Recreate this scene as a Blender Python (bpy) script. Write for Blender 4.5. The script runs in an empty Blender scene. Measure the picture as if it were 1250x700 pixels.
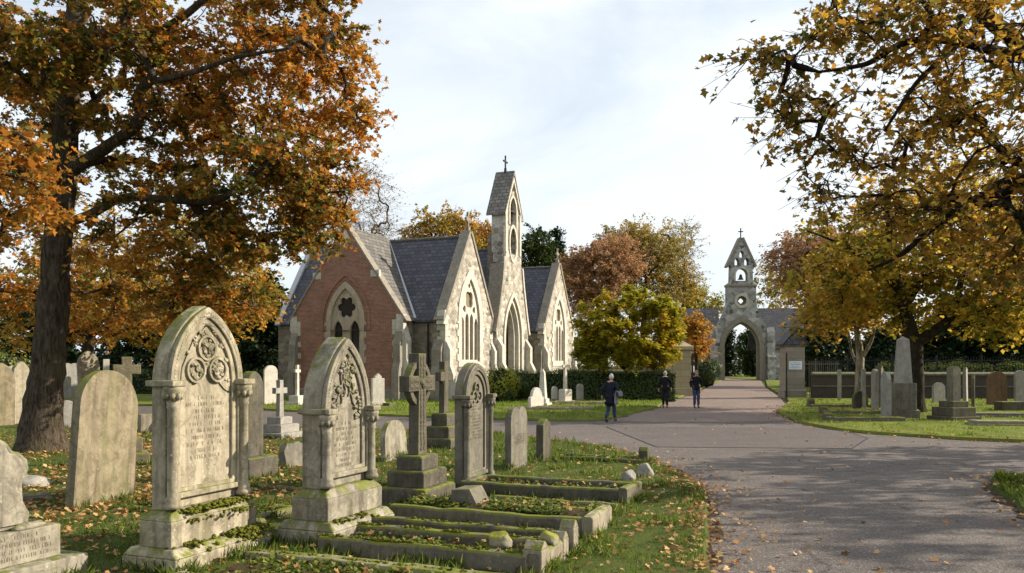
import bpy, bmesh, math, random
import numpy as np
from mathutils import Vector, Matrix
from mathutils.geometry import tessellate_polygon
R = math.radians
rnd = random.Random(7)
NR = np.random.default_rng(11)
sc = bpy.context.scene
COL = sc.collection

# ---------------------------------------------------------------- camera metrics
CAM_H, HOR, FPX = 2.05, 445.0, 1000.0
def G(px, py, z=0.0):
    Y = (CAM_H - z) * FPX / (py - HOR)
    return Vector(((px - 625) / FPX * Y, Y, z))
def at(px, py, Y):
    return Vector(((px - 625) / FPX * Y, Y, CAM_H + (HOR - py) / FPX * Y))
AZ = R(-22)                                   # the cemetery grid: local x is the way stones face
NX = Vector((math.cos(AZ), math.sin(AZ), 0)); TX = Vector((-math.sin(AZ), math.cos(AZ), 0))
GO = Vector((.65, 8.65, 0))
def L(n, t, z=0.0):
    return GO + NX * n + TX * t + Vector((0, 0, z))

# ---------------------------------------------------------------- materials
class NT:
    def __init__(s, name):
        s.m = bpy.data.materials.new(name); s.m.use_nodes = True
        s.t = s.m.node_tree; s.t.nodes.clear()
        s.out = s.t.nodes.new('ShaderNodeOutputMaterial')
    def n(s, typ, **kw):
        x = s.t.nodes.new(typ)
        for k, v in kw.items():
            if k in x.inputs.keys() if isinstance(k, str) else False:
                x.inputs[k].default_value = v
            else:
                setattr(x, k, v)
        return x
    def l(s, a, b): s.t.links.new(a, b)
    def coord(s, which='Object', scale=(1, 1, 1)):
        c = s.n('ShaderNodeTexCoord'); mp = s.n('ShaderNodeMapping')
        mp.inputs['Scale'].default_value = scale
        s.l(c.outputs[which], mp.inputs['Vector']); return mp.outputs['Vector']
    def noise(s, vec, scale, detail=4, rough=.6, dist=0.0):
        x = s.n('ShaderNodeTexNoise'); x.inputs['Scale'].default_value = scale
        x.inputs['Detail'].default_value = detail; x.inputs['Roughness'].default_value = rough
        x.inputs['Distortion'].default_value = dist
        s.l(vec, x.inputs['Vector']); return x.outputs['Fac']
    def ramp(s, fac, stops, interp='LINEAR'):
        x = s.n('ShaderNodeValToRGB'); x.color_ramp.interpolation = interp
        el = x.color_ramp.elements
        while len(el) < len(stops): el.new(0.5)
        for e, (p, c) in zip(el, stops):
            e.position = p
            e.color = (c, c, c, 1) if isinstance(c, (int, float)) else (c[0], c[1], c[2], 1)
        s.l(fac, x.inputs['Fac']); return x.outputs['Color']
    def mix(s, fac, a, b, blend='MIX'):
        x = s.n('ShaderNodeMix'); x.data_type = 'RGBA'; x.blend_type = blend
        for v, i in ((fac, 0), (a, 6), (b, 7)):
            if isinstance(v, (int, float)): x.inputs[i].default_value = v
            elif isinstance(v, tuple): x.inputs[i].default_value = (v[0], v[1], v[2], 1)
            else: s.l(v, x.inputs[i])
        return x.outputs[2]
    def math(s, op, a, b=None):
        x = s.n('ShaderNodeMath'); x.operation = op
        for v, i in ((a, 0), (b, 1)):
            if v is None: continue
            if isinstance(v, (int, float)): x.inputs[i].default_value = v
            else: s.l(v, x.inputs[i])
        return x.outputs[0]
    def up(s, lo=.3, hi=.8):
        g = s.n('ShaderNodeNewGeometry'); sp = s.n('ShaderNodeSeparateXYZ')
        s.l(g.outputs['Normal'], sp.inputs[0])
        return s.ramp(sp.outputs['Z'], [(lo, 0.0), (hi, 1.0)])
    def bump(s, h, strength=.5, dist=.02, nrm=None):
        x = s.n('ShaderNodeBump'); x.inputs['Strength'].default_value = strength
        x.inputs['Distance'].default_value = dist; s.l(h, x.inputs['Height'])
        if nrm is not None: s.l(nrm, x.inputs['Normal'])
        return x.outputs['Normal']
    def bsdf(s, col, rough=.85, nrm=None, spec=.25, metal=0.0):
        x = s.n('ShaderNodeBsdfPrincipled')
        if isinstance(col, tuple): x.inputs['Base Color'].default_value = (col[0], col[1], col[2], 1)
        else: s.l(col, x.inputs['Base Color'])
        if isinstance(rough, (int, float)): x.inputs['Roughness'].default_value = rough
        else: s.l(rough, x.inputs['Roughness'])
        x.inputs['Specular IOR Level'].default_value = spec; x.inputs['Metallic'].default_value = metal
        if nrm is not None: s.l(nrm, x.inputs['Normal'])
        s.l(x.outputs[0], s.out.inputs['Surface']); return s.m

def stone(name, c1, c2, dark, moss=.5, streak=.5, lichen=(.42, .38, .22), lich=.35, mosscol=(.085, .10, .014)):
    t = NT(name)
    ob = t.coord('Object'); oi = t.n('ShaderNodeObjectInfo')
    ad = t.n('ShaderNodeVectorMath'); ad.operation = 'ADD'
    cb = t.n('ShaderNodeCombineXYZ'); t.l(t.math('MULTIPLY', oi.outputs['Random'], 37.0), cb.inputs[0])
    t.l(ob, ad.inputs[0]); t.l(cb.outputs[0], ad.inputs[1]); v = ad.outputs[0]
    mp = t.n('ShaderNodeMapping'); mp.inputs['Scale'].default_value = (5, 5, .55); t.l(v, mp.inputs['Vector'])
    a = t.mix(t.ramp(t.noise(v, 2.6, 6, .65), [(.36, 0.0), (.66, 1.0)]), c1, c2)
    st = t.ramp(t.noise(mp.outputs[0], 1.3, 5, .65, .5), [(.44, 0.0), (.66, 1.0)])
    a = t.mix(t.math('MULTIPLY', st, streak), a, dark)
    sm = t.ramp(t.noise(v, 9, 5, .7), [(.55, 0.0), (.7, 1.0)])
    a = t.mix(t.math('MULTIPLY', sm, .6), a, dark)
    lk = t.ramp(t.noise(v, 22, 3, .6), [(.60, 0.0), (.66, 1.0)])
    lk2 = t.ramp(t.noise(v, 1.7, 3, .6), [(.45, 0.0), (.6, 1.0)])
    a = t.mix(t.math('MULTIPLY', t.math('MULTIPLY', lk, lk2), lich), a, lichen)
    gr = t.ramp(t.noise(v, 5.5, 8, .75, .8), [(.47, 0.0), (.60, 1.0)])
    a = t.mix(t.math('MULTIPLY', gr, .5 * streak + .12), a, tuple(x * .75 for x in dark))
    vr = t.n('ShaderNodeTexVoronoi'); vr.inputs['Scale'].default_value = 14; t.l(v, vr.inputs['Vector'])
    sp_ = t.math('MULTIPLY', t.ramp(vr.outputs['Distance'], [(.10, 1.0), (.22, 0.0)]), t.ramp(t.noise(v, 2.2, 3), [(.5, 0.0), (.6, 1.0)]))
    a = t.mix(t.math('MULTIPLY', sp_, .55), a, tuple(min(.7, x * 1.25 + .06) for x in c1))
    mo = t.ramp(t.noise(v, 4.5, 5, .7), [(.66 - .3 * moss, 0.0), (.78 - .3 * moss, 1.0)])
    mo2 = t.math('MULTIPLY', mo, t.up(.25, .75))
    a = t.mix(mo2, a, t.mix(t.noise(v, 30, 2), mosscol, (mosscol[0] * 2.2, mosscol[1] * 2.0, mosscol[2] * 1.6)))
    al = t.math('MULTIPLY', t.ramp(t.noise(mp.outputs[0], .8, 3, .6), [(.5, 0.0), (.75, 1.0)]), .35 * moss)
    a = t.mix(al, a, (.16, .17, .05))
    h = t.math('ADD', t.math('MULTIPLY', t.noise(v, 40, 4, .7), .6), t.math('MULTIPLY', mo2, .8))
    return t.bsdf(a, .9, t.bump(h, .55, .012), .2)

def plain(name, col, rough=.7, var=.25, metal=0.0, spec=.3, scale=12, bump=.15):
    t = NT(name); v = t.coord('Object')
    n = t.noise(v, scale, 4, .65)
    lo = tuple(c * (1 - var) for c in col); hi = tuple(min(1, c * (1 + var)) for c in col)
    return t.bsdf(t.mix(n, lo, hi), rough, t.bump(n, bump, .01), spec, metal)

def leafmat(name, stops, trans=.42, rough=.55):
    t = NT(name)
    at_ = t.n('ShaderNodeAttribute'); at_.attribute_name = 'rnd'
    cl = t.n('ShaderNodeAttribute'); cl.attribute_name = 'clump'
    f = t.math('ADD', t.math('MULTIPLY', at_.outputs['Fac'], .5), t.math('MULTIPLY', cl.outputs['Fac'], .5))
    c = t.ramp(f, stops)
    d = t.n('ShaderNodeBsdfPrincipled'); t.l(c, d.inputs['Base Color']); d.inputs['Roughness'].default_value = rough
    d.inputs['Specular IOR Level'].default_value = .2
    tr = t.n('ShaderNodeBsdfTranslucent'); t.l(t.mix(.35, c, (1, .9, .3), 'MULTIPLY'), tr.inputs['Color'])
    t.l(c, tr.inputs['Color'])
    mx = t.n('ShaderNodeMixShader'); mx.inputs[0].default_value = trans
    t.l(d.outputs[0], mx.inputs[1]); t.l(tr.outputs[0], mx.inputs[2]); t.l(mx.outputs[0], t.out.inputs['Surface'])
    return t.m

def m_rubble(name, cols, mortar, scale=3.2, contrast=1.0):
    t = NT(name); uv = t.coord('UV')
    n0 = t.n('ShaderNodeTexNoise'); n0.inputs['Scale'].default_value = 2.5; t.l(uv, n0.inputs['Vector'])
    vm = t.mix(.12, uv, n0.outputs['Color'])
    sx = t.n('ShaderNodeMapping'); sx.inputs['Scale'].default_value = (1, 1.45, 1); t.l(vm, sx.inputs['Vector'])
    vo = t.n('ShaderNodeTexVoronoi'); vo.voronoi_dimensions = '2D'; vo.inputs['Scale'].default_value = scale; t.l(sx.outputs[0], vo.inputs['Vector'])
    ve = t.n('ShaderNodeTexVoronoi'); ve.voronoi_dimensions = '2D'; ve.feature = 'DISTANCE_TO_EDGE'; ve.inputs['Scale'].default_value = scale; t.l(sx.outputs[0], ve.inputs['Vector'])
    sp = t.n('ShaderNodeSeparateColor'); t.l(vo.outputs['Color'], sp.inputs[0])
    k = len(cols)
    c = t.ramp(sp.outputs[0], [(i / (k - 1), cc) for i, cc in enumerate(cols)], 'CONSTANT' if False else 'LINEAR')
    nn = t.noise(t.coord('Object'), 9, 5, .7)
    c = t.mix(t.math('MULTIPLY', nn, .45), c, tuple(x * .45 for x in cols[0]))
    ed = t.ramp(ve.outputs['Distance'], [(.02, 0.0), (.075, 1.0)])
    c = t.mix(ed, mortar, c)
    st = t.ramp(t.noise(t.coord('Object', (1, 1, .25)), .9, 4, .6), [(.5, 0.0), (.75, 1.0)])
    c = t.mix(t.math('MULTIPLY', st, .35), c, (.10, .09, .07))
    h = t.math('ADD', ed, t.math('MULTIPLY', nn, .5))
    return t.bsdf(c, .9, t.bump(h, .8, .04), .2)

def m_brick(name, c1, c2, mortar, bw=.225, bh=.075, ms=.012, roughc=.9, dirt=(.06, .04, .035), off=.5, bumpd=.012):
    t = NT(name); uv = t.coord('UV')
    b = t.n('ShaderNodeTexBrick'); t.l(uv, b.inputs['Vector'])
    b.inputs['Scale'].default_value = 1; b.inputs['Brick Width'].default_value = bw; b.inputs['Row Height'].default_value = bh
    b.inputs['Mortar Size'].default_value = ms; b.inputs['Mortar Smooth'].default_value = .3; b.inputs['Bias'].default_value = 0
    b.offset = off
    for k, c in (('Color1', c1), ('Color2', c2), ('Mortar', mortar)): b.inputs[k].default_value = (*c, 1)
    v = t.coord('Object'); n = t.noise(v, 1.3, 6, .7)
    c = t.mix(t.ramp(n, [(.42, 0.0), (.75, .6)]), b.outputs['Color'], dirt)
    c = t.mix(t.math('MULTIPLY', t.noise(v, 14, 3), .4), c, tuple(x * .55 for x in c1))
    h = t.math('ADD', t.math('SUBTRACT', 1.0, b.outputs['Fac']), t.math('MULTIPLY', t.noise(v, 25, 3), .4))
    return t.bsdf(c, roughc, t.bump(h, .6, bumpd), .25)

M = {}
M['cream'] = stone('cream_limestone', (.43, .375, .275), (.29, .25, .175), (.12, .102, .066), .75, .75, (.54, .49, .37), .6)
M['buff'] = stone('weathered_buff_stone', (.345, .31, .24), (.235, .21, .16), (.085, .075, .056), .7, .75, (.48, .45, .34), .4)
M['mossy'] = stone('mossy_sandstone', (.27, .225, .15), (.19, .155, .10), (.10, .083, .05), .9, .8, (.33, .29, .15), .5)
M['grey'] = stone('grey_stone', (.20, .18, .145), (.14, .125, .10), (.06, .055, .042), .6, .5, (.30, .29, .24), .4)
M['dark'] = stone('dark_weathered_stone', (.125, .11, .083), (.08, .07, .053), (.036, .032, .024), .8, .5, (.25, .24, .19), .5)
M['white'] = stone('white_marble', (.62, .57, .49), (.52, .47, .40), (.30, .26, .20), .15, .3, (.66, .63, .55), .2)
M['granite'] = stone('pale_granite', (.34, .32, .28), (.26, .245, .215), (.14, .13, .11), .3, .35, (.42, .41, .38), .3)
M['brown'] = stone('brown_sandstone', (.21, .125, .075), (.16, .095, .06), (.09, .06, .04), .4, .5, (.25, .2, .13), .3)
M['kerb'] = stone('mossy_kerb_stone', (.175, .152, .115), (.115, .10, .076), (.05, .043, .032), .95, .4, (.36, .34, .28), .5)
M['kerbpale'] = stone('pale_kerb_stone', (.34, .295, .22), (.25, .215, .16), (.12, .10, .072), .75, .6, (.5, .45, .35), .4)
M['trim'] = stone('limestone_dressing', (.60, .555, .47), (.49, .45, .375), (.25, .225, .18), .1, .45, (.62, .59, .52), .3)
M['trimmid'] = stone('buff_window_dressing', (.47, .39, .29), (.38, .31, .23), (.22, .18, .13), .1, .4, (.52, .47, .38), .3)
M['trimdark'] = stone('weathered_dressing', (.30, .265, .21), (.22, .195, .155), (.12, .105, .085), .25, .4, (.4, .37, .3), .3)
M['rubble'] = m_rubble('rubble_stone_cream', [(.11, .095, .075), (.50, .45, .365), (.23, .20, .155), (.62, .57, .475), (.31, .27, .215), (.57, .51, .42)], (.50, .46, .39), 3.0)
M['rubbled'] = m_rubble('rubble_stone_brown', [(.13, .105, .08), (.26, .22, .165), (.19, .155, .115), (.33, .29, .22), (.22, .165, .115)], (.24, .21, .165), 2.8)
M['rubbleg'] = m_rubble('rubble_stone_grey', [(.085, .083, .08), (.46, .445, .42), (.17, .163, .155), (.62, .60, .57), (.25, .24, .225), (.52, .50, .47)], (.44, .42, .39), 1.75)
M['ashlar'] = m_brick('buff_ashlar', (.44, .36, .22), (.38, .31, .19), (.2, .16, .1), 1.1, .42, .012, .9, (.2, .17, .1))
M['pier'] = m_brick('grey_ashlar', (.34, .30, .245), (.28, .245, .20), (.16, .14, .11), .95, .40, .01, .9, (.14, .12, .09))
M['brick'] = m_brick('red_brick', (.37, .145, .085), (.16, .062, .042), (.36, .29, .23), .225, .075, .014, dirt=(.13, .06, .042))
M['wallbrick'] = m_brick('old_wall_brick', (.085, .065, .05), (.06, .045, .036), (.075, .065, .055), .225, .075, .012, .9, (.03, .028, .022))
M['slate'] = m_brick('grey_slate', (.115, .115, .135), (.048, .050, .064), (.014, .014, .018), .36, .27, .022, .55, (.045, .043, .042), .5, .03)
M['slatewarm'] = m_brick('stone_slate', (.19, .175, .155), (.095, .088, .08), (.035, .03, .027), .42, .28, .025, .8, (.06, .055, .045), .5, .04)
M['slatestone'] = m_brick('pale_stone_slate', (.27, .25, .215), (.15, .138, .12), (.06, .054, .047), .42, .28, .025, .85, (.09, .083, .07), .5, .04)
M['lead'] = plain('lead_flashing', (.42, .42, .44), .5, .15, 0, .4)
M['iron'] = plain('black_iron', (.012, .011, .011), .5, .3)
M['glassdark'] = plain('dark_leaded_glass', (.018, .018, .02), .18, .5, 0, .5, 6, .3)
M['glasstan'] = plain('tan_reflection_glass', (.20, .155, .095), .3, .35, 0, .5, 5, .3)  # leaded panes with their beige reflection put into the base colour
M['dooroak'] = plain('old_oak_door', (.10, .06, .035), .7, .4)
M['bell'] = plain('bronze_bell', (.06, .06, .05), .5, .3, .6)
M['ink'] = plain('engraved_letter', (.19, .16, .115), .9, .3)
M['signwhite'] = plain('white_enamel', (.72, .76, .80), .4, .05)
M['signblue'] = plain('blue_lettering', (.05, .14, .30), .5, .1)
M['soil'] = plain('dark_soil', (.05, .036, .022), .95, .5, 0, .1, 18, .6)
M['moss'] = plain('green_moss', (.10, .105, .014), .95, .7, 0, .1, 30, 1.0)
M['mossbright'] = stone('moss_covered_stone', (.30, .27, .2), (.2, .18, .13), (.09, .08, .05), 1.15, .3, (.3, .3, .1), .4, (.13, .135, .014))

def m_bark(name, c1, c2, sc_=1.0, moss=(.06, .06, .02), mk=.4):
    t = NT(name); v = t.coord('Object', (7 * sc_, 7 * sc_, 1.5 * sc_))
    n = t.noise(v, 2.2, 6, .7, .6)
    c = t.mix(t.ramp(n, [(.38, 0.0), (.62, 1.0)]), c1, c2)
    g = t.ramp(t.noise(t.coord('Object'), 1.2, 4, .6), [(.5, 0.0), (.7, 1.0)])
    c = t.mix(t.math('MULTIPLY', g, mk), c, moss)
    return t.bsdf(c, .95, t.bump(n, 1.0, .06), .1)
M['bark'] = m_bark('oak_bark', (.028, .021, .015), (.11, .085, .06))
M['barkdark'] = m_bark('dark_bark', (.015, .012, .009), (.055, .042, .03))
M['birch'] = m_bark('pale_mottled_bark', (.10, .08, .055), (.40, .35, .27), .5, (.12, .1, .05), .5)

def m_ground(name, cols, scale=1.0, bumpk=.6):
    t = NT(name); v = t.coord('Object')
    a = t.ramp(t.noise(v, 1.1 * scale, 6, .7), [(.34 + .32 * i / (len(cols) - 1), c) for i, c in enumerate(cols)])
    f = t.noise(v, 26 * scale, 4, .75)
    a = t.mix(t.math('MULTIPLY', f, .6), a, tuple(x * .45 for x in cols[0]))
    return t.bsdf(a, .95, t.bump(f, bumpk, .04), .1)
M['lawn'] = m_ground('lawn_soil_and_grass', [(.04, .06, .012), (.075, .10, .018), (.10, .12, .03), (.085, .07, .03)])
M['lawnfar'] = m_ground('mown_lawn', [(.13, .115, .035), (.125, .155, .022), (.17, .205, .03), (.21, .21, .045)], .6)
M['ground'] = m_ground('rough_ground', [(.035, .045, .012), (.05, .06, .015), (.06, .05, .025)], .3)

def m_asphalt(name, c1, c2, c3, speck):
    t = NT(name); v = t.coord('Object')
    big = t.noise(v, .25, 5, .65)
    a = t.mix(t.ramp(big, [(.35, 0.0), (.65, 1.0)]), c1, c2)
    md = t.ramp(t.noise(t.coord('Object', (.35, 1.2, 1)), 1.0, 5, .7), [(.48, 0.0), (.68, .8)])
    a = t.mix(md, a, c3)
    vo = t.n('ShaderNodeTexVoronoi'); vo.inputs['Scale'].default_value = 55; t.l(v, vo.inputs['Vector'])
    spn = t.n('ShaderNodeSeparateColor'); t.l(vo.outputs['Color'], spn.inputs[0])
    a = t.mix(t.ramp(spn.outputs[0], [(.70, 0.0), (.95, .55)]), a, speck)
    a = t.mix(t.ramp(spn.outputs[1], [(.72, 0.0), (.95, .6)]), a, tuple(x * .35 for x in c1))
    # hairline cracks
    ck = t.n('ShaderNodeTexVoronoi'); ck.feature = 'DISTANCE_TO_EDGE'; ck.inputs['Scale'].default_value = .35
    nz = t.n('ShaderNodeTexNoise'); nz.inputs['Scale'].default_value = 1.6; nz.inputs['Detail'].default_value = 6; t.l(v, nz.inputs['Vector'])
    t.l(t.mix(.35, v, nz.outputs['Color']), ck.inputs['Vector'])
    cf = t.math('MULTIPLY', t.ramp(ck.outputs['Distance'], [(.0, 1.0), (.011, 0.0)]), t.ramp(t.noise(v, .4, 2), [(.5, 0.0), (.6, .7)]))
    a = t.mix(cf, a, (.03, .026, .024))
    h = t.math('ADD', vo.outputs['Distance'], t.math('MULTIPLY', t.noise(v, 90, 3), .5))
    return t.bsdf(a, .82, t.bump(h, .55, .012), .3)
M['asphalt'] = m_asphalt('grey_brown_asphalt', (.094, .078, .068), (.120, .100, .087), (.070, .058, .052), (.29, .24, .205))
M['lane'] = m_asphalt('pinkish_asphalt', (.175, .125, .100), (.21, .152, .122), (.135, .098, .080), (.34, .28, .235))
M['patch'] = m_asphalt('dark_asphalt_patch', (.084, .068, .061), (.105, .086, .077), (.066, .054, .049), (.23, .195, .175))
M['litter'] = leafmat('fallen_leaf', [(.0, (.16, .07, .025)), (.35, (.27, .125, .04)), (.6, (.42, .24, .085)), (.85, (.55, .38, .17)), (1, (.42, .17, .04))], .15)
M['grassfar'] = leafmat('sunny_grass_blade', [(.1, (.08, .13, .015)), (.5, (.17, .24, .028)), (.9, (.28, .32, .05))], .4)  # lighter copy of the grass for far lawns, sunlight put into its colour
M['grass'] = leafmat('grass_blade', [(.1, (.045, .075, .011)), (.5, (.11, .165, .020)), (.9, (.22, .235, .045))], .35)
M['oak'] = leafmat('oak_leaf', [(.12, (.05, .075, .014)), (.30, (.13, .125, .022)), (.42, (.28, .19, .03)), (.54, (.38, .19, .033)), (.68, (.52, .19, .03)), (.9, (.6, .31, .05))], .52)
M['oakgold'] = leafmat('golden_leaf', [(.05, (.08, .095, .016)), (.3, (.23, .18, .028)), (.55, (.44, .27, .038)), (.8, (.56, .31, .05)), (1, (.5, .2, .035))], .55)
M['maple'] = leafmat('maple_leaf', [(.1, (.08, .095, .018)), (.3, (.21, .155, .03)), (.5, (.36, .19, .032)), (.7, (.46, .26, .035)), (.9, (.66, .48, .06))], .6)
M['goldgreen'] = leafmat('gold_green_leaf', [(.1, (.12, .14, .022)), (.32, (.28, .25, .035)), (.52, (.48, .32, .04)), (.7, (.58, .36, .045)), (.92, (.54, .21, .04))], .58)
M['amber'] = leafmat('amber_leaf', [(.05, (.10, .10, .02)), (.3, (.26, .17, .03)), (.55, (.42, .21, .035)), (.75, (.52, .25, .04)), (1, (.42, .12, .03))])
M['rust'] = leafmat('rust_leaf', [(.05, (.22, .15, .06)), (.4, (.38, .21, .11)), (.7, (.48, .27, .13)), (1, (.50, .36, .14))], .45)
M['acer'] = leafmat('acer_leaf', [(.08, (.10, .125, .014)), (.35, (.25, .26, .022)), (.58, (.43, .37, .028)), (.8, (.57, .38, .03)), (1, (.55, .22, .03))], .5)
M['olive'] = leafmat('olive_leaf', [(.05, (.12, .12, .03)), (.4, (.26, .22, .05)), (.7, (.42, .29, .08)), (1, (.46, .34, .11))], .45)
M['yew'] = leafmat('yew_leaf', [(.05, (.008, .016, .006)), (.5, (.018, .034, .010)), (1, (.04, .06, .015))], .15)
M['goldshrub'] = leafmat('yellow_shrub_leaf', [(.05, (.10, .13, .014)), (.5, (.27, .29, .025)), (1, (.45, .42, .05))], .4)
M['hedge'] = leafmat('hedge_leaf', [(.05, (.02, .038, .009)), (.5, (.045, .075, .014)), (1, (.09, .12, .02))], .2)
M['shrub'] = leafmat('shrub_leaf', [(.05, (.035, .06, .012)), (.5, (.10, .13, .02)), (1, (.26, .26, .04))], .3)
M['bareleaf'] = leafmat('last_leaf', [(.05, (.2, .12, .06)), (.6, (.36, .24, .12)), (1, (.42, .33, .2))], .3)

# ---------------------------------------------------------------- mesh helpers
class MB:
    def __init__(s): s.v = []; s.f = []
    def add(s, vs, fs):
        o = len(s.v); s.v += [tuple(p) for p in vs]; s.f += [tuple(i + o for i in f) for f in fs]; return s
    def box(s, x0, x1, y0, y1, z0, z1, m=None):
        vs = [Vector((x, y, z)) for z in (z0, z1) for x, y in ((x0, y0), (x1, y0), (x1, y1), (x0, y1))]
        if m is not None: vs = [m @ p for p in vs]
        return s.add(vs, [(3, 2, 1, 0), (4, 5, 6, 7), (0, 1, 5, 4), (1, 2, 6, 5), (2, 3, 7, 6), (3, 0, 4, 7)])
    def frus(s, x0, x1, y0, y1, z0, X0, X1, Y0, Y1, z1):
        vs = [(x0, y0, z0), (x1, y0, z0), (x1, y1, z0), (x0, y1, z0), (X0, Y0, z1), (X1, Y0, z1), (X1, Y1, z1), (X0, Y1, z1)]
        return s.add(vs, [(3, 2, 1, 0), (4, 5, 6, 7), (0, 1, 5, 4), (1, 2, 6, 5), (2, 3, 7, 6), (3, 0, 4, 7)])
    def plate(s, outer, holes, x0, x1, swap=None):
        """outline in (y,z), extruded along x from x0 to x1; swap maps (x,y,z)->vec"""
        fn = swap or (lambda x, y, z: (x, y, z))
        loops = [outer] + list(holes)
        flat = [p for lp in loops for p in lp]
        tris = tessellate_polygon([[Vector((p[0], p[1], 0)) for p in lp] for lp in loops])
        n = len(flat); vs = [fn(x1, *p) for p in flat] + [fn(x0, *p) for p in flat]; fs = []
        for a, b, c in tris:
            ar = (flat[b][0] - flat[a][0]) * (flat[c][1] - flat[a][1]) - (flat[c][0] - flat[a][0]) * (flat[b][1] - flat[a][1])
            if abs(ar) < 1e-9: continue
            if ar < 0: b, c = c, b
            fs += [(a, b, c), (c + n, b + n, a + n)]
        o = 0
        for li, lp in enumerate(loops):
            k = len(lp)
            ar = sum(lp[i][0] * lp[(i + 1) % k][1] - lp[(i + 1) % k][0] * lp[i][1] for i in range(k))
            ccw = ar > 0
            if li > 0: ccw = not ccw
            for i in range(k):
                a, b = o + i, o + (i + 1) % k
                fs.append((a + n, b + n, b, a) if ccw else (a, b, b + n, a + n))
            o += k
        return s.add(vs, fs)
    def tube(s, pts, rad, k=8, cap=True):
        pts = [Vector(p) for p in pts]; rings = []
        up = Vector((0, 0, 1)) if abs((pts[-1] - pts[0]).normalized().z) < .9 else Vector((1, 0, 0))
        o = len(s.v)
        for i, p in enumerate(pts):
            d = (pts[min(i + 1, len(pts) - 1)] - pts[max(i - 1, 0)]).normalized()
            a = d.cross(up).normalized(); b = a.cross(d)
            r = rad[i] if isinstance(rad, (list, tuple)) else rad
            for j in range(k):
                w = 2 * math.pi * j / k; s.v.append(tuple(p + a * (math.cos(w) * r) + b * (math.sin(w) * r)))
        for i in range(len(pts) - 1):
            for j in range(k):
                s.f.append((o + i * k + j, o + i * k + (j + 1) % k, o + (i + 1) * k + (j + 1) % k, o + (i + 1) * k + j))
        if cap:
            s.f.append(tuple(o + j for j in range(k))[::-1]); s.f.append(tuple(o + (len(pts) - 1) * k + j for j in range(k)))
        return s
    def lathe(s, prof, c=(0, 0, 0), k=14, squash=1.0):
        o = len(s.v)
        for r, z in prof:
            for j in range(k):
                w = 2 * math.pi * j / k; s.v.append((c[0] + r * math.cos(w) * squash, c[1] + r * math.sin(w), c[2] + z))
        for i in range(len(prof) - 1):
            for j in range(k):
                s.f.append((o + i * k + j, o + i * k + (j + 1) % k, o + (i + 1) * k + (j + 1) % k, o + (i + 1) * k + j))
        s.f.append(tuple(o + j for j in range(k))[::-1]); s.f.append(tuple(o + (len(prof) - 1) * k + j for j in range(k)))
        return s
    def blob(s, c, r, seed=0, k=7, jit=.25, sq=(1, 1, 1)):
        g = random.Random(seed); o = len(s.v); rows = k // 2 + 2
        for i in range(rows):
            th = math.pi * i / (rows - 1)
            for j in range(k):
                w = 2 * math.pi * j / k; q = r * (1 + g.uniform(-jit, jit))
                s.v.append((c[0] + q * math.sin(th) * math.cos(w) * sq[0], c[1] + q * math.sin(th) * math.sin(w) * sq[1], c[2] + q * math.cos(th) * sq[2]))
        for i in range(rows - 1):
            for j in range(k):
                s.f.append((o + i * k + j, o + (i + 1) * k + j, o + (i + 1) * k + (j + 1) % k, o + i * k + (j + 1) % k))
        return s
    def build(s, name, mat, parent=None, bevel=0, smooth=False, loc=None, rz=None, seg=2):
        me = bpy.data.meshes.new(name); me.from_pydata(s.v, [], s.f); me.update()
        bm = bmesh.new(); bm.from_mesh(me); bmesh.ops.recalc_face_normals(bm, faces=bm.faces); bm.to_mesh(me); bm.free()
        return link(name, me, mat, parent, bevel, smooth, loc, rz, seg)

def boxuv(me):
    n = len(me.polygons)
    if n == 0: return
    uvl = me.uv_layers.new(name='UVMap')
    co = np.empty(len(me.vertices) * 3, 'f'); me.vertices.foreach_get('co', co); co = co.reshape(-1, 3)
    li = np.empty(len(me.loops), 'i'); me.loops.foreach_get('vertex_index', li)
    nr = np.empty(n * 3, 'f'); me.polygons.foreach_get('normal', nr); nr = nr.reshape(-1, 3)
    tot = np.empty(n, 'i'); me.polygons.foreach_get('loop_total', tot)
    nr = np.repeat(nr, tot, 0); p = co[li]
    u = np.stack([-nr[:, 1], nr[:, 0], np.zeros(len(nr))], 1); ln = np.linalg.norm(u, axis=1)
    flat = ln < .15
    u[~flat] /= ln[~flat][:, None]; u[flat] = (1, 0, 0)
    v = np.cross(nr, u)
    uv = np.stack([(p * u).sum(1), (p * v).sum(1)], 1).astype('f')
    uvl.data.foreach_set('uv', uv.ravel())

def link(name, me, mat, parent=None, bevel=0, smooth=False, loc=None, rz=None, seg=2, uv=True):
    if uv: boxuv(me)
    if mat is not None: me.materials.append(M[mat] if isinstance(mat, str) else mat)
    if smooth: me.shade_smooth()
    o = bpy.data.objects.new(name, me); COL.objects.link(o)
    if parent is not None: o.parent = parent
    if loc is not None: o.location = loc
    if rz is not None: o.rotation_euler = (0, 0, rz)
    if bevel:
        b = o.modifiers.new('bevel', 'BEVEL'); b.width = bevel; b.segments = seg; b.limit_method = 'ANGLE'; b.angle_limit = R(40)
        b.harden_normals = False
    return o
def tag(o, label=None, cat=None, group=None, kind=None):
    if label: o['label'] = label
    if cat: o['category'] = cat
    if group: o['group'] = group
    if kind: o['kind'] = kind
    return o
def thing(name, label, cat, loc=(0, 0, 0), rz=AZ, group=None):
    o = bpy.data.objects.new(name, None); COL.objects.link(o); o.location = loc; o.rotation_euler = (0, 0, rz)
    o.empty_display_size = .2
    return tag(o, label, cat, group)

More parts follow.
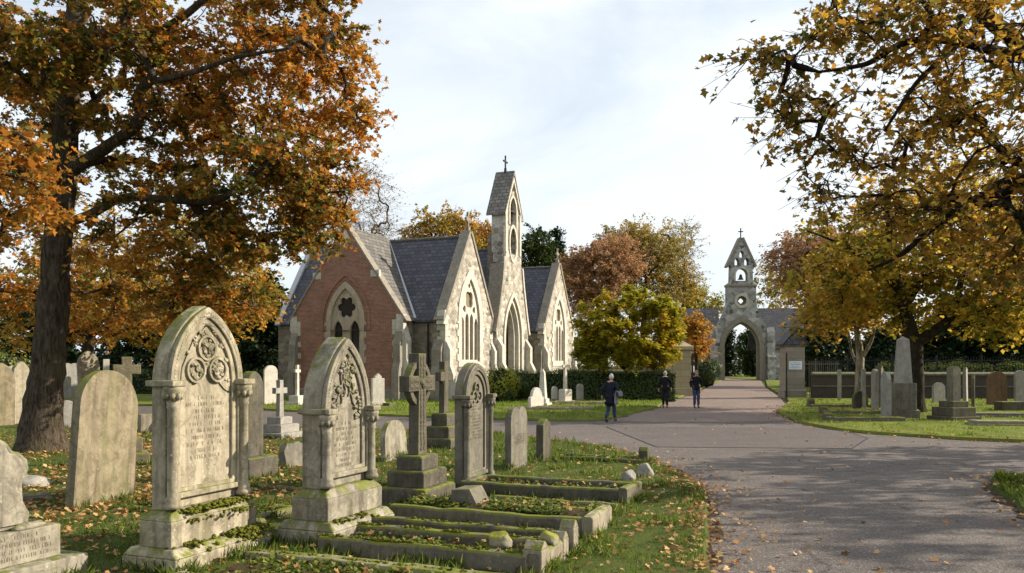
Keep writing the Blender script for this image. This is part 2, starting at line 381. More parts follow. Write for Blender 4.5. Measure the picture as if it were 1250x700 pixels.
# arches (points run left foot -> apex -> right foot)
def arc_pts(a, h, k=9, y0=0.0, z0=0.0):
    Rr = (a * a + h * h) / (2 * a); c = Rr - a
    t0 = math.pi; t1 = math.pi - math.atan2(h, c) if c > 1e-6 else math.pi / 2
    t1 = math.atan2(h, -c)
    left = [(c + Rr * math.cos(t0 + (t1 - t0) * i / k), Rr * math.sin(t0 + (t1 - t0) * i / k)) for i in range(k + 1)]
    pts = left + [(-y, z) for y, z in reversed(left[:-1])]
    return [(y0 + y, z0 + z) for y, z in pts]
def arch(a, zs, h, zb=0.0, y0=0.0, k=9):
    """closed outline, CCW seen from +x with y to the right"""
    p = arc_pts(a, h, k, y0, zs)
    return [(y0 + a, zb)] + list(reversed(p)) + [(y0 - a, zb)] if abs(zs - zb) > 1e-5 else list(reversed(p))
def circ(r, y0, z0, k=20, lobes=0, amp=.25, ph=0.0):
    out = []
    for i in range(k):
        w = 2 * math.pi * i / k; q = r
        if lobes: q = r * (1 - amp + amp * 1.6 * abs(math.cos(lobes * (w + ph) / 2)))
        out.append((y0 + q * math.cos(w), z0 + q * math.sin(w)))
    return out
def clean(lp):
    o = []
    for p in lp:
        if not o or (abs(p[0] - o[-1][0]) + abs(p[1] - o[-1][1])) > 1e-5: o.append(p)
    if abs(o[0][0] - o[-1][0]) + abs(o[0][1] - o[-1][1]) < 1e-5: o.pop()
    return o
# ---------------------------------------------------------------- fast numpy meshes
def npmesh(name, V, loops, tot, attrs=None):
    me = bpy.data.meshes.new(name)
    me.vertices.add(len(V)); me.vertices.foreach_set('co', V.astype('f').ravel())
    me.loops.add(len(loops)); me.loops.foreach_set('vertex_index', loops.astype('i').ravel())
    me.polygons.add(len(tot))
    st = np.concatenate([[0], np.cumsum(tot)[:-1]]).astype('i')
    me.polygons.foreach_set('loop_start', st); me.polygons.foreach_set('loop_total', tot.astype('i'))
    me.update(calc_edges=True)
    for k, a in (attrs or {}).items():
        at_ = me.attributes.new(k, 'FLOAT', 'FACE'); at_.data.foreach_set('value', a.astype('f'))
    return me
LEAF = {
    'kite': np.array([(0, 0, 0), (.34, .42, .07), (0, 1, 0), (-.34, .42, .07)]),
    'oval': np.array([(0, 0, 0), (.26, .22, .05), (.33, .55, .07), (0, 1, -.03), (-.33, .55, .07), (-.26, .22, .05)]),
    'lobed': np.array([(0, 0, 0), (.30, .12, .05), (.17, .30, .02), (.46, .52, .09), (.2, .62, .03), (0, 1, -.05), (-.2, .62, .03), (-.46, .52, .09), (-.17, .30, .02), (-.30, .12, .05)]),
    'blade': np.array([(-.06, 0, 0), (.06, 0, 0), (.035, .55, .10), (0, 1, .32), (-.035, .55, .10)]),
    'tuft': np.array([(0, 0, 0), (.2, .35, .04), (.55, .3, .1), (.35, .62, .02), (.5, .95, .1), (.05, .75, 0), (-.3, 1.0, .1), (-.28, .62, .02), (-.6, .45, .1), (-.2, .35, .04)]),
}
def leaves_mesh(name, P, size, shape='kite', up=.35, rng=NR, clump=None, nrm=None, szvar=.35, axis=None):
    """one polygon per leaf at P (n,3); up = bias of leaf normal to the sky"""
    n = len(P); T = LEAF[shape]; k = len(T)
    N = rng.normal(size=(n, 3)); N /= np.linalg.norm(N, axis=1)[:, None]
    N[:, 2] = np.abs(N[:, 2]) if up > 0 else N[:, 2]
    N = N + np.array([0, 0, up]) if nrm is None else nrm + N * .25
    N /= np.linalg.norm(N, axis=1)[:, None]
    A = rng.normal(size=(n, 3)) if axis is None else axis + rng.normal(size=(n, 3)) * .55
    A -= (A * N).sum(1)[:, None] * N; A /= np.linalg.norm(A, axis=1)[:, None]
    B = np.cross(N, A)
    s = (size * (1 + szvar * rng.uniform(-1, 1, n)))[:, None, None]
    V = P[:, None, :] + s * (T[None, :, 0:1] * B[:, None, :] + (T[None, :, 1:2] - .3) * A[:, None, :] + T[None, :, 2:3] * N[:, None, :])
    r = rng.uniform(0, 1, n)
    return npmesh(name, V.reshape(-1, 3), np.arange(n * k), np.full(n, k), {'rnd': r, 'clump': clump if clump is not None else rng.uniform(0, 1, n)})

def frusta(name, A, B, ra, rb, k=5):
    n = len(A); d = B - A; ln = np.linalg.norm(d, axis=1)[:, None]; d = d / np.maximum(ln, 1e-6)
    ref = np.where(np.abs(d[:, 2:3]) < .9, np.array([[0, 0, 1.]]), np.array([[1., 0, 0]]))
    u = np.cross(d, ref); u /= np.linalg.norm(u, axis=1)[:, None]; w = np.cross(u, d)
    an = 2 * np.pi * np.arange(k) / k
    ring = np.cos(an)[None, :, None] * u[:, None, :] + np.sin(an)[None, :, None] * w[:, None, :]
    V = np.concatenate([A[:, None, :] + ring * ra[:, None, None], B[:, None, :] + d[:, None, :] * (rb[:, None, None] * .4) + ring * rb[:, None, None]], 1)
    base = (np.arange(n) * 2 * k)[:, None, None]; j = np.arange(k)
    q = np.stack([j, (j + 1) % k, (j + 1) % k + k, j + k], 1)[None]
    return npmesh(name, V.reshape(-1, 3), (base + q).reshape(-1), np.full(n * k, 4))

def smooth_path(pts, m=6):
    """Catmull-Rom through (x,y,z,r)"""
    P = np.array(pts, float); out = []
    for i in range(len(P) - 1):
        p0, p1, p2, p3 = P[max(i - 1, 0)], P[i], P[i + 1], P[min(i + 2, len(P) - 1)]
        for s in np.arange(m) / m:
            out.append(.5 * ((2 * p1) + (-p0 + p2) * s + (2 * p0 - 5 * p1 + 4 * p2 - p3) * s * s + (-p0 + 3 * p1 - 3 * p2 + p3) * s ** 3))
    out.append(P[-1]); return np.array(out)

def tree(name, label, trunk, limbs, blobs, leafmat_, bark='bark', leaf=.13, shape='kite', per=60, spread=.42, seed=1,
         group=None, cat='tree', tips=.010, twig_leaves=True, up=.35, crown_name='crown', bare=False, gravity=.12, thin=None, k=6, ntw=8, tl=1.75):
    """trunk/limbs: polylines of world (x,y,z,r). blobs: (cx,cy,cz, rx,ry,rz, n clusters). Clusters are joined to the
    nearest wood one after the other, so that every leaf clump hangs on a branch."""
    rng = np.random.default_rng(seed)
    base = np.array(trunk[0][:3]); root = thing(name, label, cat, tuple(base), 0, group)
    tp = smooth_path(trunk); lps = [smooth_path(l) for l in limbs]
    pos = []; par = []; rad = []; fixed = []
    def push(pth, parent):
        last = parent
        for p in pth:
            pos.append(p[:3]); par.append(last); rad.append(p[3]); fixed.append(True); last = len(pos) - 1
    push(tp, -1)
    for l in lps:
        d = np.linalg.norm(np.array(pos) - l[0][:3], axis=1); push(l, int(np.argmin(d)))
    C = []
    for (cx, cy, cz, rx, ry, rz, n) in blobs:
        q = rng.normal(size=(n, 3)); q /= np.linalg.norm(q, axis=1)[:, None]
        q *= (rng.uniform(.12, 1, n) ** .45)[:, None]
        C.append(np.array([cx, cy, cz]) + q * np.array([rx, ry, rz]))
    C = np.concatenate(C); 
    if thin is not None: C = C[[thin(c) for c in C]]
    pos_l = [np.array(p) for p in pos]; P = np.array(pos_l)
    skip = max(2, int(len(tp) * .18))
    best = np.full(len(C), 1e9); arg = np.zeros(len(C), int)
    def relax(Q, idx0):
        nonlocal best, arg
        for s in range(0, len(Q)):
            dv = C - Q[s]; d = np.linalg.norm(dv, axis=1) + .35 * np.maximum(0, -dv[:, 2])
            m = d < best; best[m] = d[m]; arg[m] = idx0 + s
    relax(P[skip:], skip)
    todo = np.ones(len(C), bool); ends = []
    while todo.any():
        i = int(np.argmin(np.where(todo, best, 1e9))); todo[i] = False
        j = int(arg[i]); a = pos_l[j]; b = C[i]; ln = np.linalg.norm(b - a)
        m = max(2, int(ln / .45)); prev = j; new = []
        side = rng.normal(size=3) * ln * .09
        for s in range(1, m + 1):
            f = s / m; p = a + (b - a) * f + side * math.sin(math.pi * f) + np.array([0, 0, gravity * ln * math.sin(math.pi * f)])
            pos_l.append(p); par.append(prev); rad.append(0); fixed.append(False); prev = len(pos_l) - 1; new.append(p)
        ends.append(prev); relax(np.array(new), len(pos_l) - m)
    P = np.array(pos_l); par = np.array(par); W = np.zeros(len(P)); W[ends] += 1
    for i in range(len(P) - 1, 0, -1):
        if par[i] >= 0: W[par[i]] += W[i]
    rr = np.maximum(tips, tips * np.power(np.maximum(W, 1), .47)); rad = np.array(rad); fx = np.array(fixed)
    rr = np.where(fx, np.maximum(rad, tips), rr)
    e = np.arange(1, len(P)); e = e[par[e] >= 0]
    free = e[~fx[e]]
    rp = np.minimum(rr[par[free]], rr[free] * 1.35)
    mesh_b = frusta('trunk', P[par[free]] - base, P[free] - base, rp, rr[free], 5)
    o = MB()
    flare = [(1 + .55 * math.exp(-(p[2] - tp[0][2]) / .35)) for p in tp]
    for pi, pth in enumerate([tp] + lps):
        kk = 14 if pi == 0 else 8
        b0 = len(o.v)
        o.tube([Vector(p[:3] - base) for p in pth], [float(p[3] * (flare[i] if pi == 0 else 1)) for i, p in enumerate(pth)], kk)
        for q in range(b0, len(o.v)):                       # knobbly bark outline
            x, y, z = o.v[q]; g = .045 * pth[0][3]
            o.v[q] = (x + rng.normal() * g, y + rng.normal() * g, z)
    bm = bmesh.new(); bm.from_mesh(mesh_b)
    me2 = bpy.data.meshes.new('tmp'); me2.from_pydata(o.v, [], o.f); bm.from_mesh(me2)
    me = bpy.data.meshes.new('trunk'); bm.to_mesh(me); bm.free(); bpy.data.meshes.remove(me2); bpy.data.meshes.remove(mesh_b)
    root_trunk = link('trunk', me, bark, root, smooth=True, uv=False)
    # leaves
    nC = len(C); E = P[ends]
    cnt = np.maximum(3, (per * rng.uniform(.45, 1.5, nC)).astype(int)); idx = np.repeat(np.arange(nC), cnt)
    # every clump is a spray of short twigs, and the leaves sit along them
    outd = E - P[par[ends]]; outd /= np.maximum(np.linalg.norm(outd, axis=1), 1e-6)[:, None]
    td = rng.normal(size=(nC, ntw, 3)) * np.array([1, 1, .62]) + outd[:, None, :] * .55 + np.array([0, 0, .08])
    td /= np.linalg.norm(td, axis=2)[:, :, None]
    tlen = spread * tl * rng.uniform(.45, 1.25, (nC, ntw)) * rng.uniform(.7, 1.3, nC)[:, None]
    ti = rng.integers(0, ntw, len(idx)); f = rng.uniform(.12, 1.0, len(idx)) ** .75
    dd = td[idx, ti]; LP = E[idx] + dd * (f * tlen[idx, ti])[:, None]
    LP[:, 2] -= .28 * spread * f ** 2
    LP += rng.normal(size=LP.shape) * leaf * .42
    axis = dd + np.array([0, 0, -.35])
    clump = rng.uniform(0, 1, nC)[idx]; twc = rng.uniform(-.16, .16, (nC, ntw))[idx, ti]
    if twig_leaves and len(free):
        tw = free[W[free] <= 4]; f2 = rng.choice(tw, size=int(len(tw) * per * .05) + 1)
        LP = np.concatenate([LP, P[f2] + rng.normal(size=(len(f2), 3)) * leaf * 1.1]); clump = np.concatenate([clump, rng.uniform(0, 1, len(f2))]); twc = np.concatenate([twc, np.zeros(len(f2))]); axis = np.concatenate([axis, rng.normal(size=(len(f2), 3))])
    g = LP[:, 2] > .15; LP, clump, axis, twc = LP[g], clump[g], axis[g], twc[g]
    tA = np.repeat(E, ntw, 0); tB = tA + (td * tlen[:, :, None]).reshape(-1, 3) - np.array([0, 0, .22 * spread])
    twm = frusta('twigs', tA - base, tB - base, np.full(len(tA), tips * .62), np.full(len(tA), tips * .25), 3)
    bm = bmesh.new(); bm.from_mesh(root_trunk.data); bm.from_mesh(twm); bm.to_mesh(root_trunk.data); bm.free(); bpy.data.meshes.remove(twm); root_trunk.data.shade_smooth()
    # a slow drift of hue through the crown besides the clumps
    ph = rng.uniform(0, 6, 3); drift = .5 + .5 * np.sin(LP @ (np.array([.55, .5, .8]) * .9) + ph[0])
    clump = np.clip(.55 * clump + .45 * drift + twc, 0, 1)
    me = leaves_mesh(crown_name, LP - base, np.full(len(LP), leaf), shape, up, rng, clump, szvar=.5, axis=axis)
    link(crown_name, me, leafmat_, root, uv=False)
    return root

def leafcloud(P, N, name, mat, size, parent=None, shape='kite', loc=None):
    me = leaves_mesh(name, P, np.full(len(P), size), shape, .3, NR, None, N)
    return link(name, me, mat, parent, uv=False, loc=loc)

def hedge(name, label, pts, w, h, mat='hedge', n=9000, size=.09, cat='hedge', group=None, rough=.12, seed=3):
    """a clipped hedge along a ground polyline"""
    rng = np.random.default_rng(seed); root = thing(name, label, cat, tuple(pts[0]), 0, group); b = np.array(pts[0])
    core = MB(); P = []; N = []
    ln = [(Vector(q) - Vector(p)).length for p, q in zip(pts[:-1], pts[1:])]; tot = sum(ln)
    for (p, q), l in zip(zip(pts[:-1], pts[1:]), ln):
        d = (Vector(q) - Vector(p)).normalized(); s = Vector((-d.y, d.x, 0)); a = math.atan2(d.y, d.x)
        m = Matrix.Translation(Vector(p) - Vector(pts[0])) @ Matrix.Rotation(a, 4, 'Z')
        core.box(0, l, -w / 2 + .1, w / 2 - .1, 0, h - .1, m)
        k = int(n * l / tot); u = rng.uniform(-.1, l + .1, k); c = rng.uniform(0, 2 * h + w, k)
        yy = np.where(c < h, -w / 2, np.where(c < 2 * h, w / 2, c - 2 * h - w / 2)); zz = np.where(c < h, c, np.where(c < 2 * h, c - h, h))
        nn = np.stack([np.zeros(k), np.where(c < h, -1, np.where(c < 2 * h, 1, 0)), np.where(c >= 2 * h, 1, .15)], 1)
        wob = .10 * np.sin(u * 1.7) + .07 * np.sin(u * 4.1 + 1)
        pp = np.stack([u, yy * (1 + .12 * np.sin(u * 2.3)), zz * (1 + wob * .6)], 1) + nn * rng.normal(0, rough, k)[:, None]
        rot = np.array(Matrix.Rotation(a, 3, 'Z')); P.append(pp @ rot.T + np.array(p) - b); N.append(nn @ rot.T)
    core.build('core', 'hedgecore', root)
    leafcloud(np.concatenate(P), np.concatenate(N), 'foliage', mat, size, root)
    return root
def bush(name, label, c, r, mat='shrub', n=2500, size=.09, cat='bush', group=None, seed=4, sq=(1, 1, 1), lumps=7):
    rng = np.random.default_rng(seed); root = thing(name, label, cat, (c[0], c[1], 0), 0, group)
    core = MB(); P = []; N = []
    ls = [(0, 0, r * .95 * sq[2], r * .82)] + [(r * .62 * math.cos(i * 2.4) * sq[0], r * .62 * math.sin(i * 2.4) * sq[1], r * sq[2] * rng.uniform(.45, 1.15), r * rng.uniform(.42, .62)) for i in range(lumps)]
    core.blob((0, 0, r * .8 * sq[2]), r * .72, seed, 9, .15, sq)
    for x, y, z, q in ls:
        k = int(n / len(ls)); d = rng.normal(size=(k, 3)); d /= np.linalg.norm(d, axis=1)[:, None]
        P.append(np.array([x, y, z]) + d * (q * rng.uniform(.8, 1.08, k))[:, None] * np.array(sq)); N.append(d)
    P = np.concatenate(P); N = np.concatenate(N); g = P[:, 2] > .03
    core.build('core', 'hedgecore', root); leafcloud(P[g], N[g], 'foliage', mat, size, root)
    return root
M['hedgecore'] = plain('hedge_twigs', (.012, .016, .007), .95, .3)
from mathutils import noise as mnoise
# ---------------------------------------------------------------- setting
def sheet(name, pts, z, mat, kind='structure'):
    mb = MB(); tris = tessellate_polygon([[Vector((p[0], p[1], 0)) for p in pts]])
    fs = []
    for a, b, c in tris:
        ar = (pts[b][0] - pts[a][0]) * (pts[c][1] - pts[a][1]) - (pts[c][0] - pts[a][0]) * (pts[b][1] - pts[a][1])
        if abs(ar) < 1e-9: continue
        fs.append((a, b, c) if ar > 0 else (a, c, b))
    mb.add([(p[0], p[1], z) for p in pts], fs)
    return tag(mb.build(name, mat), kind=kind)
def dense(pts, step=.6, closed=True, jit=0.0, seed=0):
    g = random.Random(seed); P = [Vector((p[0], p[1], 0)) for p in pts]; n = len(P); out = []
    for i in range(n if closed else n - 1):
        p0, p1, p2, p3 = P[(i - 1) % n], P[i], P[(i + 1) % n], P[(i + 2) % n]
        ln = (p2 - p1).length; far = min(p1.length, p2.length)
        m = max(1, min(40, int(ln / max(step, step * far / 14))))
        for s in range(m):
            f = s / m
            if ln < 12: q = .5 * ((2 * p1) + (p2 - p0) * f + (2 * p0 - 5 * p1 + 4 * p2 - p3) * f * f + (3 * p1 - p0 - 3 * p2 + p3) * f ** 3)
            else: q = p1.lerp(p2, f)
            out.append((q.x + g.uniform(-jit, jit), q.y + g.uniform(-jit, jit)))
    return out
def lawn(name, pts, mat, h=.06, jit=.05, seed=0):
    top_ = dense(pts, .25, True, jit, seed); n = len(top_)
    mb = MB(); tris = tessellate_polygon([[Vector((p[0], p[1], 0)) for p in top_]]); fs = []
    for a, b, c in tris:
        ar = (top_[b][0] - top_[a][0]) * (top_[c][1] - top_[a][1]) - (top_[c][0] - top_[a][0]) * (top_[b][1] - top_[a][1])
        if abs(ar) > 1e-9: fs.append((a, b, c) if ar > 0 else (a, c, b))
    ar = sum(top_[i][0] * top_[(i + 1) % n][1] - top_[(i + 1) % n][0] * top_[i][1] for i in range(n))
    for i in range(n):
        j = (i + 1) % n; fs.append((i, i + n, j + n, j) if ar > 0 else (j, j + n, i + n, i))
    # the edge falls away a little outside the top
    low = []
    for i, p in enumerate(top_):
        a, b = Vector(top_[i - 1]), Vector(top_[(i + 1) % n]); d = (b - a); nn = Vector((d.y, -d.x)); nn = nn.normalized() if nn.length else nn
        if ar < 0: nn = -nn
        low.append((p[0] + nn.x * .05, p[1] + nn.y * .05))
    mb.add([(p[0], p[1], h) for p in top_] + [(p[0], p[1], -.005) for p in low], fs)
    return tag(mb.build(name, mat), kind='structure'), top_
def inside(P, poly):
    x, y = P[:, 0], P[:, 1]; r = np.zeros(len(P), bool); n = len(poly); j = n - 1
    for i in range(n):
        xi, yi = poly[i]; xj, yj = poly[j]
        with np.errstate(divide='ignore', invalid='ignore'):
            r ^= ((yi > y) != (yj > y)) & (x < (xj - xi) * (y - yi) / (yj - yi + 1e-12) + xi)
        j = i
    return r
M['vergesoil'] = m_ground('verge_soil_and_grit', [(.05, .036, .024), (.085, .062, .042), (.12, .09, .06)], 2.2)
sheet('ground', [(-700, -300), (700, -300), (700, 900), (-700, 900)], -.03, 'ground')
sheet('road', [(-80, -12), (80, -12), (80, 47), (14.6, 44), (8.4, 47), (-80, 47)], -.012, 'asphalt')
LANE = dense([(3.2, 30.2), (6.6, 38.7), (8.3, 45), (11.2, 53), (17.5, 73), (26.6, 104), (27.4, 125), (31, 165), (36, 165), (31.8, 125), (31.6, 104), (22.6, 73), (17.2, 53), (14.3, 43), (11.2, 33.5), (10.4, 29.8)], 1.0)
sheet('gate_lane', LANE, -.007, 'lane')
PT = dense([(3.6, 20.4), (8.3, 20.0), (9.9, 22.8), (10.4, 25.9), (9.4, 26.2), (3.1, 27.0)], 3)
m_ = MB(); n_ = len(PT)
for i in range(n_):
    a, b = Vector(PT[i]), Vector(PT[(i + 1) % n_]); d = (b - a).normalized(); q = Vector((-d.y, d.x)) * .022
    m_.add([(*(a - q), -.0035), (*(b - q), -.0035), (*(b + q), -.0035), (*(a + q), -.0035)], [(0, 1, 2, 3)])
M['tar'] = plain('tar_seam', (.03, .026, .024), .7, .3)
tag(m_.build('tar_seam', 'tar'), kind='structure')
sheet('road_patch', dense([(3.6, 20.4), (8.3, 20.0), (9.9, 22.8), (10.4, 25.9), (9.4, 26.2), (3.1, 27.0)], 3), -.007, 'patch')
ISLAND = [(1.55, 2), (1.62, 4), (1.75, 6), (1.9, 8.04), (2.47, 10.5), (2.95, 12.8), (3.07, 14.6), (2.95, 17.1), (2.29, 19.9), (1.19, 21.6), (-.12, 23.3), (-3, 25.2), (-7.45, 26.6), (-13.8, 31), (-21, 33.6), (-60, 36), (-60, 2)]
CHAPEL = [(-60, 43), (-21, 41), (-13.8, 38.7), (-10.1, 36), (-4.5, 32.3), (-.15, 30.3), (2.2, 29.7), (3.5, 30.4), (5.2, 34.6), (6.8, 38.7), (8.4, 45), (11, 52.6), (17.2, 73), (26.3, 103), (26.5, 160), (-60, 160)]
RIGHT = [(14.1, 41.8), (11.4, 35), (10.5, 30.6), (10.1, 28.2), (10.25, 25.3), (11.2, 23.6), (13.5, 21.6), (20, 19.6), (60, 16), (60, 160), (32, 160), (31.9, 103), (22.8, 73), (17.6, 53), (15.2, 45)]
PATCH = [(9.3, 14.8), (8.25, 14.0), (7.8, 13.1), (7.5, 12.2), (7.0, 11), (6.9, 9), (7, 5), (8, 0), (60, 0), (60, 11), (14, 14.6)]
_, isl = lawn('lawn', ISLAND, 'lawn', .06, .03, 1)
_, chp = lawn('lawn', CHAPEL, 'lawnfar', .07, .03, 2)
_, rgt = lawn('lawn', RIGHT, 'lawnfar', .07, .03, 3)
_, ptc = lawn('lawn', PATCH, 'lawn', .06, .03, 4)

def soil_edge(poly, sel, z, w0, w1, seed):
    """a ragged strip of soil and grit where the turf meets the tarmac"""
    E = [p for p in poly if sel(p)]; g = random.Random(seed); vs = []; fs = []
    for i, p in enumerate(E):
        a, b = Vector(E[max(0, i - 1)]), Vector(E[min(len(E) - 1, i + 1)]); d = b - a; n = Vector((d.y, -d.x)).normalized() if d.length else Vector((1, 0))
        if inside(np.array([[p[0] + n.x * .2, p[1] + n.y * .2]]), poly)[0]: n = -n
        o = w0 + (w1 - w0) * abs(mnoise.noise(Vector((p[0] * 1.1, p[1] * 1.1, seed)))) * 2 + g.uniform(0, .03)
        vs += [(p[0] - n.x * .1, p[1] - n.y * .1, z), (p[0] + n.x * o, p[1] + n.y * o, z)]
        if i and (Vector(E[i]) - Vector(E[i - 1])).length < 2.5: k = 2 * i; fs.append((k - 2, k - 1, k + 1, k))
    return tag(MB().add(vs, fs).build('verge_soil', 'vergesoil'), kind='structure')
def scatter(poly, n, ymax, dens=1.6, xr=(-16, 16), ymin=5.5, rng=NR):
    """random points in a lawn, thinning with distance from the camera's place"""
    y = ymin * (ymax / ymin) ** (rng.uniform(0, 1, n * 3) ** dens)
    x = rng.uniform(xr[0], xr[1], n * 3)
    m = np.abs(x / y) < .72; P = np.stack([x, y, np.zeros(len(x))], 1)[m]
    P = P[inside(P, poly)][:n]; P[:, 2] = .055; return P
def patchy(P, s=.9, lo=-.2):
    return np.array([mnoise.noise(Vector((p[0] * s, p[1] * s, 3.1))) for p in P]) + NR.normal(0, .18, len(P)) > lo
def grass(poly, n, ymax, size, dens=1.3, xr=(-16, 16), ymin=5.5, lo=-.2, kind='blade', keep=None, mat='grass'):
    P = scatter(poly, n, ymax, dens, xr, ymin)
    P = P[patchy(P, .9, lo)]
    tall = np.array([mnoise.noise(Vector((p[0] * 1.6, p[1] * 1.6, 9))) for p in P])
    tall = np.clip(.8 + 1.3 * tall, .45, 1.9)
    if keep is not None: kp = keep(P); P = P[kp]; tall = tall[kp]
    rng = NR; k = len(P)
    N = rng.normal(size=(k, 3)); N[:, 2] *= .25          # blades stand up
    s = size * tall * (P[:, 1] / 12) ** .45 * rng.uniform(.5, 1.4, k)
    T = LEAF['blade']; A = np.stack([rng.normal(0, .38, k), rng.normal(0, .38, k), np.ones(k)], 1); A /= np.linalg.norm(A, axis=1)[:, None]
    N -= (N * A).sum(1)[:, None] * A; N /= np.linalg.norm(N, axis=1)[:, None]; B = np.cross(N, A)
    w = 1.4 * (P[:, 1] / 12) ** .4
    V = P[:, None] + s[:, None, None] * (T[None, :, 0:1] * B[:, None] * w[:, None, None] + T[None, :, 1:2] * A[:, None] + T[None, :, 2:3] * N[:, None])
    cl = np.array([mnoise.noise(Vector((p[0] * .5, p[1] * .5, 0))) for p in P]) * .6 + .5
    me = npmesh('grass', V.reshape(-1, 3), np.arange(k * 5), np.full(k, 5), {'rnd': rng.uniform(0, 1, k), 'clump': np.clip(cl, 0, 1)})
    o = link('grass', me, mat, uv=False); return o
def litter(poly, n, ymax, size, lo, label, dens=1.3, xr=(-16, 16), ymin=5.5, z=.075, keep=None):
    P = scatter(poly, n, ymax, dens, xr, ymin); P = P[patchy(P, .7, lo)]
    if keep is not None: P = P[keep(P)]
    P[:, 2] = z + NR.uniform(0, .03, len(P))
    N = NR.normal(0, .42, size=(len(P), 3)); N[:, 2] = 1
    me = leaves_mesh('fallen_leaves', P, np.full(len(P), size), 'lobed', 0, NR, None, N / np.linalg.norm(N, axis=1)[:, None], .4)
    return tag(link('fallen_leaves', me, 'litter', uv=False), label, 'leaves', kind='stuff')
near_oak = lambda P: ((P[:, 0] + 9.5) ** 2 / 52 + (P[:, 1] - 17) ** 2 / 80) < 1 + NR.normal(0, .25, len(P))
tag(grass(isl, 90000, 24, .075, 1.25, (-16, 3.3), 5.0, -.28, keep=lambda P: ~near_oak(P) | (NR.uniform(0, 1, len(P)) < .22)), 'tufty autumn grass growing between the graves on the island', 'grass', kind='stuff')
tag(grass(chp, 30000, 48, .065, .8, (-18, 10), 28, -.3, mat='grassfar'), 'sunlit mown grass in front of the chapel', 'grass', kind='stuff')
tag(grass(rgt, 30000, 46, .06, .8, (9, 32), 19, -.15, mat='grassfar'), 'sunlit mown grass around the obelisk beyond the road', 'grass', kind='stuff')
tag(grass(ptc, 12000, 16, .085, .7, (6, 12), 8, -.6), 'grass on the verge by the road bend', 'grass', kind='stuff')
litter(isl, 30000, 30, .072, -.3, 'fallen brown leaves lying among the graves under the oak', 1.1, (-16, 3.2), 5.5, keep=lambda P: near_oak(P) | (NR.uniform(0, 1, len(P)) < .17))
edge = np.array(isl)
def along(poly, sel, n, sd, size, label, z=.0):
    E = np.array([p for p in poly if sel(p)]); i = NR.integers(0, len(E), n)
    P = np.zeros((n, 3)); P[:, :2] = E[i] + NR.normal(0, sd, (n, 2)); 
    ins = inside(P, poly); P[:, 2] = np.where(ins, .085, .012) + NR.uniform(0, .015, n)
    N = NR.normal(0, .35, (n, 3)); N[:, 2] = 1
    me = leaves_mesh('fallen_leaves', P, np.full(n, size), 'lobed', 0, NR, None, N / np.linalg.norm(N, axis=1)[:, None], .4)
    return tag(link('fallen_leaves', me, 'litter', uv=False), label, 'leaves', kind='stuff')
soil_edge(isl, lambda p: p[1] > 3 and p[0] > -30, -.002, .03, .22, 1); soil_edge(ptc, lambda p: p[0] < 14 and p[1] > 2, -.002, .03, .25, 2)
soil_edge(rgt, lambda p: p[1] < 50 and p[0] < 50, -.002, .04, .25, 3); soil_edge(chp, lambda p: p[1] < 56 and p[0] > -40, -.002, .04, .2, 4)
along(isl, lambda p: p[0] > 0 and 5 < p[1] < 24, 900, .16, .07, 'drift of fallen leaves along the island verge')
along(isl, lambda p: p[0] > .8 and 6 < p[1] < 20, 650, .62, .07, 'loose fallen leaves on the grass beside the kerbs')
along(ptc, lambda p: p[0] < 12 and 7 < p[1] < 16, 350, .35, .075, 'fallen leaves gathered on the right verge')
along(rgt, lambda p: p[0] < 30 and 18 < p[1] < 42, 500, .35, .09, 'fallen leaves along the edge of the far lawn')
rp = scatter([(-30, 3), (40, 3), (40, 46), (-30, 46)], 700, 44, .9, (-16, 25), 6)
rp = rp[~inside(rp, isl) & ~inside(rp, chp) & ~inside(rp, rgt) & ~inside(rp, ptc)][:420]; rp[:, 2] = .005
N_ = NR.normal(0, .3, (len(rp), 3)); N_[:, 2] = 1
tag(link('fallen_leaves', leaves_mesh('fallen_leaves', rp, np.full(len(rp), .085), 'lobed', 0, NR, None, N_ / np.linalg.norm(N_, axis=1)[:, None], .4), 'litter', uv=False), 'scattered fallen leaves on the road', 'leaves', kind='stuff')
# ---------------------------------------------------------------- gravestones (local x = the way the face looks, y = width, z = up)
def letters(parent, x, y0, z0, w, n, lh, seed=0, rough=.8, short=()):
    """rows of worn, unreadable engraved letter strokes"""
    g = random.Random(seed); mb = MB()
    for i in range(n):
        z = z0 - i * lh * 1.75; lw = w * (g.uniform(.35, .55) if i in short else g.uniform(.7, 1)); y = y0 - lw / 2
        while y < y0 + lw / 2:
            if g.random() < .16: y += lh * .5; continue
            c = lh * g.uniform(.38, .6)
            if g.random() < rough:
                k = g.randrange(4)
                if k != 1: mb.box(x, x + .0025, y, y + lh * .12, z, z + lh)
                if k in (0, 1): mb.box(x, x + .0025, y + c * .6, y + c * .6 + lh * .12, z, z + lh * g.uniform(.6, 1))
                if k in (2, 0): mb.box(x, x + .0024, y + lh * .13, y + c * .75, z + lh * .44, z + lh * .56)
                if k in (3, 1): mb.box(x, x + .0026, y + lh * .13, y + c * .58, z + lh * .86, z + lh)
                if k == 3: mb.box(x, x + .0026, y + lh * .13, y + c * .7, z, z + lh * .13)
            y += c + lh * .22
    return mb.build('inscription', 'ink', parent)
